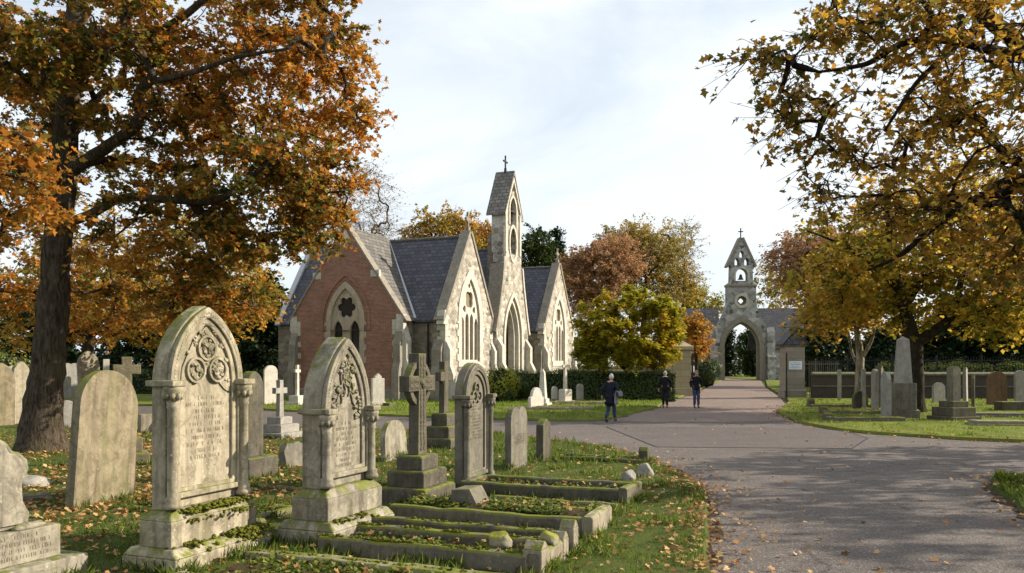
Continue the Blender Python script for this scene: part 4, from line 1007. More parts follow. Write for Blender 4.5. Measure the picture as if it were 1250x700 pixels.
rt('grey headstone cut by the right edge before the far wall', 1250, 497, .85, 1.7, 'granite', 'segment', rz=R(-85))
def rk(label, px, py, ln, w, mat, seed, h=.2, posts=None, rz=R(178), **k):
    return kerb_set('grave_kerb', label, -ln, 0, 0, w, h, mat, .16, world=G(px, py), seed=seed, rz=rz, post=posts, plants=150, **k)
rk('rounded kerbed grave nearest the road on the far lawn', 1003, 515, 2.6, .8, 'kerb', 14, .22, [(.2, .36, .3)])
rk('middle kerbed grave left of the close stones', 999, 506, 2.9, .8, 'kerb', 15, .2, [(.2, .36, .3)])
rk('rear kerbed grave reaching to the mottled tree', 984, 498, 3.6, .9, 'kerb', 16, .2, [(.3, .45, .3)])
def ledger(label, px, py, ln, w, mat, h=.22):
    r = thing('ledger_stone', label, 'ledger stone', tuple(G(px, py)), R(-8))
    MB().box(-ln / 2, ln / 2, 0, w, -.03, h * .6).build('plinth', mat, r, .02); MB().box(-ln / 2 + .08, ln / 2 - .08, .08, w - .08, h * .6 - .002, h).build('slab', mat, r, .02); return r
ledger('pale flat ledger stone at the right photo edge', 1236, 523, 2.2, .9, 'kerbpale')
ledger('grey ledger stone behind the pale one', 1214, 512, 2.4, .9, 'grey')
ledger('dark stone bench-like slab left of the obelisk', 1095, 498, 1.2, .6, 'dark', .5)
tag(MB().box(-.5, .5, -.3, .3, -.02, .45).build('dark_block', 'dark', None, .03, False, tuple(G(1232, 503)), 0), 'dark block end of a sunken tomb by the brown headstone', 'grave marker')

TP_, TD_ = [], []
for ob in list(bpy.data.objects):
    if ob.parent is None and ob.get('category') in ('headstone', 'cross', 'grave kerb') and 5.5 < ob.location.y < 26 and ob.location.x < 4:
        lo = [9, 9]; hi = [-9, -9]
        for c in ob.children:
            if c.name.split('.')[0] in ('bed_plants', 'bed_leaves', 'moss', 'grave_bed'): continue
            for v in c.data.vertices:
                if v.co.z < .2:
                    for q in (0, 1): lo[q] = min(lo[q], v.co[q]); hi[q] = max(hi[q], v.co[q])
        if lo[0] > hi[0]: continue
        per_ = 2 * (hi[0] - lo[0] + hi[1] - lo[1]); m_ = Matrix.Translation(ob.location) @ Matrix.Rotation(ob.rotation_euler.z, 4, 'Z')
        for _ in range(int(per_ * 130)):
            f = rnd.random() * per_; w_, d_ = hi[0] - lo[0], hi[1] - lo[1]
            if f < w_: x, y = lo[0] + f, lo[1] - .02
            elif f < 2 * w_: x, y = lo[0] + f - w_, hi[1] + .02
            elif f < 2 * w_ + d_: x, y = lo[0] - .02, lo[1] + f - 2 * w_
            else: x, y = hi[0] + .02, lo[1] + f - 2 * w_ - d_
            p = m_ @ Vector((x + rnd.gauss(0, .025), y + rnd.gauss(0, .025), .05))
            if mnoise.noise(p * 1.9) > -.12: TP_.append(tuple(p))
P = np.array(TP_); P = P[inside(P, isl)]; k = len(P)
A = np.stack([NR.normal(0, .35, k), NR.normal(0, .35, k), np.ones(k)], 1); A /= np.linalg.norm(A, axis=1)[:, None]
N = NR.normal(size=(k, 3)); N -= (N * A).sum(1)[:, None] * A; N /= np.linalg.norm(N, axis=1)[:, None]; B = np.cross(N, A)
s_ = .12 * NR.uniform(.4, 1.5, k); T_ = LEAF['blade']
V = P[:, None] + s_[:, None, None] * (T_[None, :, 0:1] * B[:, None] * .9 + T_[None, :, 1:2] * A[:, None] + T_[None, :, 2:3] * N[:, None])
tag(link('grass', npmesh('grass', V.reshape(-1, 3), np.arange(k * 5), np.full(k, 5), {'rnd': NR.uniform(0, 1, k), 'clump': NR.uniform(.2, .9, k)}), 'grass', uv=False), 'longer grass tufts left uncut against stones and kerbs', 'grass', kind='stuff')
# ---------------------------------------------------------------- chapel (local x towards the road, y along its front, z up)
CH = thing('chapel', 'Victorian brick and flint stone chapel with slate roofs and a bellcote', 'chapel', (-6.1, 45.5, 0), AZ)
def sw_y(x, y, z): return (y, x, z)            # plates that face -y: outline in (x,z), extruded along y
def chp(name, mb, mat, bev=0, parent=CH, **k): return mb.build(name, mat, parent, bev, **k)
EAV, RID = 4.7, 9.66
def slope(mb, axis, c, half, z0, z1, a0, a1, th=.12, over=.18):
    """two roof slopes with the ridge along axis ('x' or 'y') at cross position c"""
    g = (z1 - z0) / half
    for s in (-1, 1):
        p = [(c, z1), (c + s * (half + over), z0 - g * over), (c + s * (half + over), z0 - g * over + th), (c, z1 + th * 1.35)]
        if axis == 'x': mb.plate(p, [], a0, a1)
        else: mb.plate(p, [], a0, a1, sw_y)
    return mb
# red brick south wing
hw, cx = 3.7, -3.7
win_o = arch(1.2, 4.45, 2.2, 1.75, cx, 12)
mb = MB().plate([(cx + hw, .55), (cx + hw, 4.75), (cx, 10.0), (cx - hw, 4.75), (cx - hw, .55)], [list(reversed(win_o))], 0, .5, sw_y); chp('brick_gable_wall', mb, 'brick')
mb = MB().box(-7.5, .1, -.1, .5, -.05, .55); mb.frus(-7.5, .1, -.1, .5, .55, -7.42, .02, -.02, .5, .70); chp('plinth_course', mb, 'trimdark', .01)
mb = MB().box(-.45, -.004, .5, 1.9, 0, 4.75); mb.box(-7.396, -6.9, .5, 1.9, 0, 4.75); chp('side_wall', mb, 'rubbled')
mb = slope(MB(), 'y', cx, hw + .05, 4.72, 9.82, .12, 5.2); chp('brick_wing_roof', mb, 'slatewarm')
def coping(mb, pts, w0, w1, th, swap=None):
    for (a, b) in zip(pts[:-1], pts[1:]):
        d = Vector((b[0] - a[0], b[1] - a[1])).normalized(); n = Vector((-d.y, d.x));
        if n.y < 0: n = -n
        q = [a, b, (b[0] + n.x * th, b[1] + n.y * th), (a[0] + n.x * th, a[1] + n.y * th)]
        mb.plate(q, [], w0, w1, swap)
    return mb
mb = coping(MB(), [(cx - hw - .22, 4.42), (cx, 10.0), (cx + hw + .22, 4.42)], -.06, .55, .11, sw_y); chp('gable_coping', mb, 'trimdark', .01)
# kneelers, quoins, window surround with long-and-short blocks
for s, xx in ((1, 0.0), (-1, -7.4)):
    mb = MB()
    a, b = (xx - .62, xx + .10) if s > 0 else (xx - .10, xx + .62)
    mb.box(a, b, -.05, .3, 4.0, 4.55); mb.box(a + (.25 if s > 0 else 0), b - (0 if s > 0 else .25), -.045, .3, 4.55, 4.85)
    z = .72; i = 0
    while z < 4.0:
        l = .62 if i % 2 else .36
        a, b = (xx - l, xx + .06) if s > 0 else (xx - .06, xx + l)
        mb.box(a, b, -.035, .55 if i % 2 == 0 else .3, z, z + .325); z += .333; i += 1
    chp('quoins', mb, 'trim', .01)
for s in (-1, 1): chp('gable_block', MB().box(cx + s * 1.95 - .28, cx + s * 1.95 + .28, -.02, .2, 7.0, 7.38), 'trim', .01)
mb = MB(); mb.frus(cx - .42, cx + .42, -.03, .3, 9.0, cx - .05, cx + .05, -.03, .3, 9.75)
chp('apex_stone', mb, 'trim', .01)
def toothed(a, zs, h, zb, ex, k=12, step=.36, c=0.0):
    pts = []; z = zb; i = 0; right = []
    while z < zs - .01:
        e = ex if i % 2 else ex * .35; z2 = min(z + step, zs); right += [(a + e, z), (a + e, z2)]; z = z2; i += 1
    ar = arc_pts(a + ex * .5, h + ex * .7, k, 0, zs)
    out = right + list(reversed(ar))[0:] + [(-y, z) for y, z in reversed(right)]
    return clean([(c + y, z) for y, z in out])
WIN = thing
def window_parts(nm, c, a, zs, h, zb, fx, swap, lights, frame_mat, glass_mat, off, sgn, rings, parent=CH, toothm=True, toothm_w=True):
    """surround (parent part) > tracery, glazing. sgn: +1 when the outside is +extrude axis"""
    lo, hi = (off - .32, off + .05) if sgn > 0 else (off - .05, off + .32)
    iw = .34 if toothm_w else .2
    inner = list(reversed(arch(a - iw, zs, h - iw * 1.25, zb + .32, c, 12)))
    outer = toothed(a, zs, h, zb, .28 if toothm_w else .2, c=c) if toothm else arch(a + .06, zs, h + .08, zb - .02, c, 12)
    fr = chp(nm, MB().plate(outer, [clean(inner)], lo, hi, swap), frame_mat, .012, parent)
    lo2, hi2 = (off - .24, off - .08) if sgn > 0 else (off + .08, off + .24)
    holes = [list(reversed(x)) for x in lights]
    tr = MB().plate(clean(arch(a - iw + .005, zs, h - iw * 1.25 + .006, zb + .325, c, 12)), holes, lo2, hi2, swap).build('tracery', frame_mat, fr, .02)
    g0, g1 = (off - .27, off - .245) if sgn > 0 else (off + .245, off + .27)
    MB().plate(clean(arch(a - iw + .01, zs, h - iw * 1.25 + .01, zb + .33, c, 12)), [], g0, g1, swap).build('glazing', glass_mat, fr)
    return fr
lts = [clean(arch(.30, 4.0, .55, 2.2, cx - .56, 7)), clean(arch(.30, 4.0, .55, 2.2, cx + .56, 7)), circ(.56, cx, 5.32, 36, 6, .2)]
window_parts('window', cx, 1.2, 4.45, 2.2, 1.75, 0, sw_y, lts, 'trimmid', 'glassdark', 0, -1, None, toothm_w=False)
hd = MB().plate(arch(1.66, 4.45, 2.85, 4.0, cx, 12), [list(reversed(clean(arch(1.50, 4.45, 2.66, 3.995, cx, 12))))], -.07, .1, sw_y); chp('brick_hood_arch', hd, 'brick')
# corner buttress
def buttress(x, y, along, w, d, h, mats=('trim', 'trimdark'), parent=CH, nm='buttress'):
    """set-off buttress projecting d in +x (along='x') or -y (along='y')"""
    if along == 'x': prof = [(x - .1, -.05), (x + d, -.05), (x + d, h * .42), (x + d * .62, h * .56), (x + d * .62, h * .82), (x, h), (x - .1, h)]; m = MB().plate(prof, [], y - w / 2, y + w / 2, lambda a, b, c: (b, a, c))
    else: prof = [(y + .1, -.05), (y - d, -.05), (y - d, h * .42), (y - d * .62, h * .56), (y - d * .62, h * .82), (y, h), (y + .1, h)]; m = MB().plate(prof, [], x - w / 2, x + w / 2)
    b = chp(nm, m, mats[0], .02, parent); bm = bmesh.new(); bm.from_mesh(b.data); bmesh.ops.recalc_face_normals(bm, faces=bm.faces); bm.to_mesh(b.data); bm.free()
    return b
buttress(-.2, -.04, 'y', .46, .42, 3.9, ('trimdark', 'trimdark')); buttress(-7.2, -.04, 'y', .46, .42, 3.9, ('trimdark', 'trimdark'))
buttress(.0, .35, 'x', .55, .38, 4.2)
# cross wings
def wing(t0, t1, x0, x1, rid=RID):
    c = (t0 + t1) / 2; h2 = (t1 - t0) / 2
    m = MB().box(x0, x1 - .45, t0, t0 + .45, -.05, EAV); m.box(x0, x1 - .45, t1 - .45, t1, -.05, EAV); chp('side_wall', m, 'rubbled')
    m = MB().box(x0 - .02, x1 - .46, t0 - .09, t0 + .3, -.05, .6); chp('plinth_course', m, 'trimdark', .02)
    m = MB().box(x0, x1 - .46, t0 - .10, t0 + .02, EAV - .28, EAV - .12); chp('eaves_gutter', m, 'iron', .02)
    chp('wing_roof', slope(MB(), 'x', c, h2, EAV, rid - .1, x0 + .2, x1 - .3), 'slate')
    chp('ridge_tiles', MB().tube([(x0 + .2, c, rid + .07), (x1 - .3, c, rid + .07)], .1, 8), 'slatewarm')
    return c, h2
def traceried(c, x, a, zs, h, zb, n=4):
    aw = a - .34; lw = aw * 2 / n; lts = []
    for i in range(n):
        y = c - aw + lw * (i + .5); zt = zs - .1 + (.25 if i in (1, 2) and n == 4 else 0)
        lts.append(clean(arch(lw * .36, zt, lw * .62, zb + .42, y, 5)))
    hh = h - .42
    lts.append(circ(aw * .40, c, zs + hh * .52, 28, 4, .16, math.pi / 4))
    for s in (-1, 1): lts.append(circ(aw * .15, c + s * aw * .53, zs + hh * .30, 14, 3, .2, s))
    lts.append(circ(aw * .11, c, zs + hh * .84, 12))
    return window_parts('window', c, a, zs, h, zb, x, None, lts, 'trim', 'glasstan', x, 1, None)
def front_gable(t0, t1, x, win, th=.45, apex=9.95):
    c = (t0 + t1) / 2; h2 = (t1 - t0) / 2; a, zs, h, zb = win
    chp('front_gable_wall', MB().plate([(c + h2, -.05), (c + h2, 4.7), (c, apex), (c - h2, 4.7), (c - h2, -.05)], [list(reversed(arch(a, zs, h, zb, c, 12)))], x - th, x), 'rubble')
    chp('gable_coping', coping(MB(), [(c - h2 - .16, 4.45), (c, apex), (c + h2 + .16, 4.45)], x - th - .12, x + .07, .2), 'trimdark', .015)
    traceried(c, x, a, zs, h, zb)
    for s in (-1, 1):
      m = MB(); i = 0; z = .5
      while z < 4.3:
            l = .6 if i % 2 else .34
            y = c + s * h2; m.box(x - (.3 if i % 2 else .5), x + .035, min(y, y - s * l) - .02, max(y, y - s * l) + .02, z, z + .34)
            z += .348; i += 1
      m.frus(x - .4, x + .06, y - .30, y + .30, 4.3, x - .4, x + .06, y - .12, y + .12, 5.1)
      chp('quoins', m, 'trim', .01)
    chp('plinth_course', MB().box(x - .3, x + .10, c - h2 - .05, c + h2 + .05, -.05, .75), 'trimdark', .03)
    for s in (-1, 1): buttress(x, c + s * (h2 - .22), 'x', .40, .5, 3.5, ('trim', 'trim'))
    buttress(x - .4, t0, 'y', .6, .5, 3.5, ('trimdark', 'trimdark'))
    # stone finial cross
    f = MB().box(x - .3, x - .06, c - .12, c + .12, apex - .05, apex + .35); f.plate([(.06, 0), (.05, .42), (.28, .40), (.28, .60), (.05, .58), (.06, .95), (-.06, .95), (-.05, .58), (-.28, .60), (-.28, .40), (-.05, .42), (-.06, 0)], [], x - .24, x - .12, lambda q, y, z: (q, c + y, apex + .3 + z)); f.plate(circ(.2, c, apex + .8, 18), [list(reversed(circ(.13, c, apex + .8, 18)))], x - .22, x - .14)
    chp('finial_cross', f, 'trimdark', .01)
c1, h1 = wing(1.3, 8.1, -9.4, 2.0); front_gable(1.3, 8.1, 2.0, (1.62, 4.55, 3.05, 1.9))
c3, h3 = wing(17.7, 24.9, -9.4, 2.0); front_gable(17.7, 24.9, 2.0, (1.62, 4.55, 3.05, 1.9))
PC = 10.9
wing(8.12, 13.7, -9.4, 1.6, 9.75)
chp('wing_roof', slope(MB(), 'y', -3.7, 3.75, EAV, 9.3, 4, 22), 'slate')
chp('side_wall', MB().box(-.5, 0, 13.7, 17.7, -.05, 4.7), 'rubbled'); chp('side_wall', MB().box(-9.38, -9.0, 1.75, 24.4, -.05, 4.7), 'rubbled')
# west gable of the first wing, seen past the brick gable, and its pale verge
chp('west_gable_wall', MB().plate([(c1 + 3.38, -.05), (c1 + 3.38, 4.68), (c1, 9.8), (c1 - 3.38, 4.68), (c1 - 3.38, -.05)], [], -9.38, -9.0), 'rubbled')
chp('verge_flashing', coping(MB(), [(c1 - 3.6, 4.4), (c1, 9.78), (c1 + 3.6, 4.4)], -9.45, -9.1, .14), 'lead', .01)
# lead valley between the brick wing and the first cross wing
v0 = Vector((.17, 1.16, 4.63)); v1 = Vector((-3.7, 4.72, 9.83))
chp('valley_flashing', MB().tube([v0, v1], .11, 6), 'lead')
chp('drainpipe', MB().tube([(1.0, 1.18, .1), (1.0, 1.18, 4.5)], .055, 8), 'iron')
chp('drainpipe', MB().tube([(1.2, 8.3, .1), (1.75, 8.25, 4.2)], .05, 8), 'iron')
# porch gable carrying the bellcote
X = 2.25
door = clean([(PC + 1.42, -.05)] + list(reversed(arc_pts(1.42, 2.7, 12, PC, 3.75))) + [(PC - 1.42, -.05)])
half = [(2.8, 4.3), (2.25, 5.9), (1.8, 7.4), (1.55, 8.6), (1.5, 9.4)]
out = [(PC + 2.8, -.05)] + [(PC + y, z) for y, z in half] + [(PC - y, z) for y, z in reversed(half)] + [(PC - 2.8, -.05), (PC - 1.42, -.05)] + list(arc_pts(1.42, 2.7, 12, PC, 3.75)) + [(PC + 1.42, -.05)]
chp('porch_gable_wall', MB().plate(clean(list(out)), [list(reversed(clean(arch(.52, 9.02, .3, 8.99, PC, 4))))] if False else [], X - .8, X), 'rubble')
# moulded porch arch in three receding orders
dr = None
for i, (a, h, x0, x1, nm) in enumerate(((1.72, 3.15, X - .2, X + .09, 'porch_arch'), (1.45, 2.78, X - .45, X - .05, 'arch_order'), (1.22, 2.42, X - .75, X - .3, 'arch_order'))):
    inn = a - .28
    p = clean([(PC + a, -.04)] + list(reversed(arc_pts(a, h, 12, PC, 3.75))) + [(PC - a, -.04), (PC - inn, -.04)] + arc_pts(inn, h - .34, 12, PC, 3.75) + [(PC + inn, -.04)])
    o_ = MB().plate(p, [], x0, x1).build(nm, 'trim', CH if i == 0 else dr, .02)
    if i == 0: dr = o_
MB().box(X - 1.6, X - 1.5, PC - 1.4, PC + 1.4, 0, 6.3).build('inner_door', 'dooroak', dr)
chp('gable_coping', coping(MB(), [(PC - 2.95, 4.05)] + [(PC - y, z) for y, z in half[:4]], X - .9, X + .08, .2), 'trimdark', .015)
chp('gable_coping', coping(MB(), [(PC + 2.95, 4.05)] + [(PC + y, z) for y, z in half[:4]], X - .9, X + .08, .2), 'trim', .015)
for s in (-1, 1): buttress(X - .1, PC + s * 2.5, 'x', .44, .75, 3.9, ('trim', 'trim'))
m = MB()
for s in (-1, 1):
    for i, z in enumerate([5.0 + .42 * k for k in range(0, 8)]): pass
# bellcote: solid lower stage with a vesica, open upper stage with an arch and a pierced gable
T = thing
ves = [(PC + .55 * math.cos(w) , 10.1 + 1.05 * math.sin(w)) for w in [2 * math.pi * i / 24 for i in range(24)]]
lo_out = [(PC + 1.5, 9.4), (PC + 1.5, 11.0), (PC + 1.38, 11.3), (PC + 1.38, 12.3), (PC, 14.68), (PC - 1.38, 12.3), (PC - 1.38, 11.3), (PC - 1.5, 11.0), (PC - 1.5, 9.4)]
bell_o = list(reversed(clean(arch(.55, 12.35, .85, 11.3, PC, 8))))
tops = [list(reversed(circ(.26, PC - .46, 13.25 - .02, 14, 3, .15))), list(reversed(circ(.26, PC + .46, 13.23, 14, 3, .15))), list(reversed(clean(arch(.2, 13.95, .35, 13.62, PC, 5))))]
bc = chp('bellcote', MB().plate(lo_out, [list(reversed(ves)), bell_o] + tops, X - .85, X - .03), 'rubble')
MB().plate([(PC + .55 * 1.35 * math.cos(w), 10.1 + 1.05 * 1.22 * math.sin(w)) for w in [2 * math.pi * i / 24 for i in range(24)]], [list(reversed(ves))], X - .2, X + .05).build('vesica_frame', 'trim', bc, .015)
MB().plate(ves, [], X - .5, X - .45).build('vesica_panel', 'trimdark', bc)
MB().plate(circ(.34, PC, 10.1, 18, 4, .15), [], X - .45, X - .36).build('carved_boss', 'trim', bc, .01)
MB().plate(arch(.72, 12.35, 1.05, 11.3, PC, 8), [list(reversed(clean(arch(.548, 12.35, .848, 11.302, PC, 8))))], X - .25, X + .04).build('bell_arch', 'trim', bc, .012)
for s in (-1, 1): MB().box(X - .95, X + .06, PC + s * 1.25 - .15, PC + s * 1.25 + .15, 9.4, 12.2).build('corner_pilaster', 'trim', bc, .015)
MB().box(X - .98, X + .09, PC - 1.47, PC + 1.47, 12.05, 12.3).build('string_course', 'trimdark', bc, .02) if False else None
rf = MB()
for s in (-1, 1): rf.plate([(PC, 14.72), (PC + s * 1.62, 11.8), (PC + s * 1.62, 11.96), (PC, 15.0)], [], X - 1.25, X + .12)
rf.build('bellcote_roof', 'slatestone', bc, .01)
ba = MB()
for s in (-1, 1): ba.plate([(PC, 14.58), (PC + s * 1.62, 11.85), (PC + s * 1.45, 11.85), (PC, 14.26)], [], X - .1, X + .09)
ba.build('gable_moulding', 'trim', bc, .01)
MB().lathe([(.05, .45), (.12, .4), (.16, .2), (.22, .05), (.26, 0)], (X - .42, PC, 11.75), 12).build('bell', 'bell', bc, 0, True)
MB().box(X - .9, X - .02, PC - .56, PC + .56, 12.22, 12.30).build('bell_beam', 'iron', bc)
cr = MB().box(-.07, .07, -.07, .07, 0, .3); cr.box(-.045, .045, -.045, .045, .3, 1.1); cr.box(-.045, .045, -.3, .3, .70, .79)
for y in (-.3, .3): cr.blob((0, y, .745), .07, 1, 6, .05)
cr.blob((0, 0, 1.1), .07, 1, 6, .05)
cr.build('roof_cross', 'iron', bc, .008, False, (X - .55, PC, 14.9))
# tower side lets the roof die against it
chp('tower_side_wall', MB().box(X - 1.3, X - .803, PC - 1.3, PC + 1.3, 7.2, 10.6), 'rubbled')
# ---------------------------------------------------------------- gatehouse, local x towards the camera side, y along its front
GH = thing('gatehouse', 'grey stone cemetery gatehouse arch with open bellcote and slate wings', 'gatehouse', (29.45, 105, 0), R(-90))
def gh(nm, mb, mat, bev=0, parent=GH, **k): return mb.build(nm, mat, parent, bev, **k)
A, ZS, H_ = 2.32, 4.2, 3.35
half = [(4.05, 6.0), (3.75, 6.3), (2.9, 7.3), (2.2, 8.7), (1.85, 10.0), (1.85, 12.2), (1.65, 12.5), (1.45, 12.6), (1.40, 14.6), (1.55, 14.9), (0, 18.3)]
out = [(4.05, -.05)] + half + [(-y, z) for y, z in reversed(half[:-1])] + [(-4.05, -.05), (-A, -.05)] + arc_pts(A, H_, 14, 0, ZS) + [(A, -.05)]
holes = [list(reversed(circ(.62, 0, 10.2, 24))), list(reversed(clean(arch(.78, 13.5, .85, 12.75, 0, 8)))), list(reversed(clean(arch(.3, 15.2, .5, 14.75, -.62, 5)))), list(reversed(clean(arch(.3, 15.2, .5, 14.75, .62, 5)))), list(reversed(clean(arch(.3, 16.1, .55, 15.75, 0, 5))))]
gh('gate_wall', MB().plate(clean(out), holes, -1.1, 0), 'rubbleg')
p = clean([(A + .55, -.04)] + list(reversed(arc_pts(A + .55, H_ + .7, 14, 0, ZS))) + [(-A - .55, -.04), (-A + .05, -.04)] + arc_pts(A - .05, H_ - .07, 14, 0, ZS) + [(A - .05, -.04)])
ar = gh('archway', MB().plate(p, [], -.35, .12), 'trimdark', .03)
p = clean([(A + .04, -.04)] + list(reversed(arc_pts(A + .04, H_ + .05, 14, 0, ZS))) + [(-A - .04, -.04), (-A + .25, -.04)] + arc_pts(A - .25, H_ - .32, 14, 0, ZS) + [(A - .25, -.04)])
MB().plate(p, [], -.8, -.36).build('arch_order', 'trimdark', ar, .03)
MB().plate(circ(.95, 0, 10.2, 28), [list(reversed(circ(.6, 0, 10.2, 28)))], -.2, .12).build('round_window_frame', 'trim', GH, .03)
MB().plate(circ(.615, 0, 10.2, 24), [list(reversed(circ(.3, 0, 10.2, 20, 4, .2)))], -.6, -.45).build('round_window_tracery', 'trimdark', GH)
MB().plate(arch(1.0, 13.5, 1.1, 12.75, 0, 8), [list(reversed(clean(arch(.775, 13.5, .845, 12.752, 0, 8))))], -.2, .08).build('bell_arch', 'trim', GH, .02)
gh('bellcote_roof', coping(MB(), [(-1.72, 14.5), (0, 18.25), (1.72, 14.5)], -1.25, .12, .28), 'trimdark', .02)
for s in (-1, 1):
    b = MB(); b.box(-1.0, .75, s * 3.65 - .5, s * 3.65 + .5, -.05, 3.0); b.frus(-1.0, .75, s * 3.65 - .5, s * 3.65 + .5, 3.0, -1.0, .4, s * 3.65 - .5, s * 3.65 + .5, 3.7); b.box(-1.0, .4, s * 3.65 - .48, s * 3.65 + .48, 3.7, 5.9); b.frus(-1.0, .4, s * 3.65 - .48, s * 3.65 + .48, 5.9, -1, .05, s * 3.65 - .48, s * 3.65 + .48, 6.8)
    gh('buttress', b, 'rubbleg')
    c = MB()
    c.box(-.4, .13, s * 2.97 - .1, s * 2.97 + .1, 0, 4.2); gh('jamb_shaft', c, 'trimdark', .04)
gh('belfry_ledge', MB().box(-1.25, .16, -1.95, 1.95, 12.0, 12.3), 'trimdark', .04)
MB().lathe([(.06, .7), (.16, .62), (.22, .3), (.34, .06), (.4, 0)], (-.5, 0, 12.95), 12).build('bell', 'bell', GH, 0, True)
cr = MB().box(-.06, .06, -.06, .06, 0, 1.3); cr.box(-.05, .05, -.32, .32, .78, .9); cr.build('roof_cross', 'iron', GH, 0, False, (-.5, 0, 18.3))
for s in (-1, 1):
    y0, y1 = (4.06, 10.6) if s > 0 else (-9.2, -4.06)
    w = MB().box(-3.5, -.35, y0, y1, -.05, 4.1); gh('wing_wall', w, 'rubbleg')
    gh('wing_roof', MB().plate([(-.1, 3.95), (-3.0, 9.15), (-5.9, 3.95), (-5.9, 4.2), (-3.0, 9.45), (-.1, 4.2)], [], 2.35 if s > 0 else y0, y1 if s > 0 else -2.35, lambda a, b, c: (b, a, c)), 'slate')
    f = gh('wing_window', MB().plate(clean(arch(.75, 2.6, .8, 1.1, (y0 + y1) / 2, 6)), [list(reversed(clean(arch(.5, 2.6, .55, 1.35, (y0 + y1) / 2, 6))))], -.36, -.25), 'trim', .02)
    MB().plate(clean(arch(.52, 2.6, .57, 1.33, (y0 + y1) / 2, 6)), [], -.345, -.335).build('pane', 'glassdark', f)
for ob in [o for o in GH.children if o.name.startswith('wing_roof')]:
    bm = bmesh.new(); bm.from_mesh(ob.data); bmesh.ops.recalc_face_normals(bm, faces=bm.faces); bm.to_mesh(ob.data); bm.free()

# ---------------------------------------------------------------- gate piers, iron gates, boundary wall and railings
def pier(label, loc, w, h, mat, cap, sign=False, rz=R(-90)):
    r = thing('gate_pier', label, 'gate pier', loc, rz); a = w / 2
    MB().box(-w, 0, -a, a, -.05, h).build('shaft', mat, r, .015)
    m = MB(); m.box(-w - .08, .08, -a - .08, a + .08, -.05, .45); m.frus(-w - .08, .08, -a - .08, a + .08, .45, -w, 0, -a, a, .55); m.build('base_course', mat, r, .02)
    e = .2
    if cap == 'gable':
        g = MB().plate([(-a - e, h - .05), (a + e, h - .05), (a + e, h + .05), (0, h + .98), (-a - e, h + .05)], [], -w - .1, .1); g.build('cap', 'slate', r, .02)
        MB().plate([(-a - e - .02, h + .07), (0, h + 1.0), (a + e + .02, h + .07), (a + e + .02, h - .02), (0, h + .86), (-a - e - .02, h - .02)], [], -w - .14, .14).build('cap_coping', 'iron', r, .01)
    else:
        m = MB(); m.box(-w - .12, .12, -a - .12, a + .12, h - .001, h + .22); m.frus(-w - .12, .12, -a - .12, a + .12, h + .22, -w / 2 - .05, -w / 2 + .05, -.05, .05, h + .7); m.build('cap', mat, r, .02)
    if sign:
        s = MB().box(.004, .03, -.40, .40, 1.74, 2.24).build('notice_board', 'signwhite', r, .008)
        g = random.Random(5); m = MB()
        for i, (zz, lw) in enumerate(((2.12, .56), (2.02, .62), (1.92, .5), (1.82, .6))):
            y = -lw / 2
            while y < lw / 2:
                c = g.uniform(.012, .03); m.box(.0305, .0325, y, y + c, zz, zz + .045 * g.choice((.7, 1))); y += c + g.choice((.008, .008, .03))
        m.build('lettering', 'signblue', s)
    return r
pier('grey stone gate pier with gabled cap and white notice board', (17.15, 49.6, 0), 1.15, 3.2, 'pier', 'gable', True)
pier('buff stone gate pier half hidden behind the yellow acer', (11.0, 53.4, 0), 1.35, 3.0, 'ashlar', 'pyramid')
def iron_gate(label, loc, rz, w, h):
    r = thing('iron_gate', label, 'gate', loc, rz)
    f = MB(); f.box(0, .07, -.035, .035, .08, h); f.box(w - .07, w, -.035, .035, .08, h - .1)
    for z in (.15, 1.0, h - .45): f.box(.07, w - .07, -.025, .025, z, z + .06)
    f.build('frame', 'iron', r)
    b = MB(); n = int(w / .13)
    for i in range(1, n):
        x = i * w / n; b.tube([(x, 0, .1), (x, 0, h - .3 + .2 * math.sin(i / n * 3.14))], .014, 6); b.lathe([(.012, 0), (.035, .04), (.004, .15)], (x, 0, h - .3 + .2 * math.sin(i / n * 3.14)), 6)
    b.build('bars', 'iron', r); MB().box(.07, w - .07, -.012, .012, .2, 1.0).build('kick_panel', 'iron', r); return r
iron_gate('right leaf of the open iron gates by the notice pier', (16.45, 49.1, 0), R(74), 2.7, 2.75)
iron_gate('left leaf of the open iron gates by the buff pier', (11.78, 53.3, 0), R(80), 2.7, 2.75)
r = thing('post_lamp', 'small white lantern on a slim dark post inside the gate', 'post', (12.25, 55.6, 0), 0)
MB().tube([(0, 0, 0), (0, 0, 1.5)], .05, 8).build('post', 'iron', r); MB().lathe([(.09, 0), (.12, .1), (.11, .42), (.03, .5)], (0, 0, 1.5), 8).build('lantern', 'signwhite', r)
def boundary_wall(label, a, b, h, th=.35):
    a, b = Vector(a), Vector(b); d = (b - a).normalized(); r = thing('boundary_wall', label, 'wall', tuple(a), math.atan2(d.y, d.x)); l = (b - a).length
    MB().box(0, l, -th / 2, th / 2, -.05, h).build('brickwork', 'wallbrick', r); m = MB(); m.box(0, l, -th / 2 - .07, th / 2 + .07, h - .001, h + .1); m.frus(0, l, -th / 2 - .07, th / 2 + .07, h + .1, 0, l, -.05, .05, h + .2); m.build('coping', 'grey', r, .015)
    m = MB(); m.box(0, l, -th / 2 - .06, -th / 2 + .02, h * .52, h * .52 + .07); m.build('string_course', 'grey', r, .01)
    return r
boundary_wall('long low dark brick wall with stone coping behind the far graves', (17.75, 48.6, 0), (60, 44, 0), 1.4)
boundary_wall('short return wall beside the buff gate pier behind the hedge', (10.3, 53.6, 0), (3.2, 56, 0), 1.5)
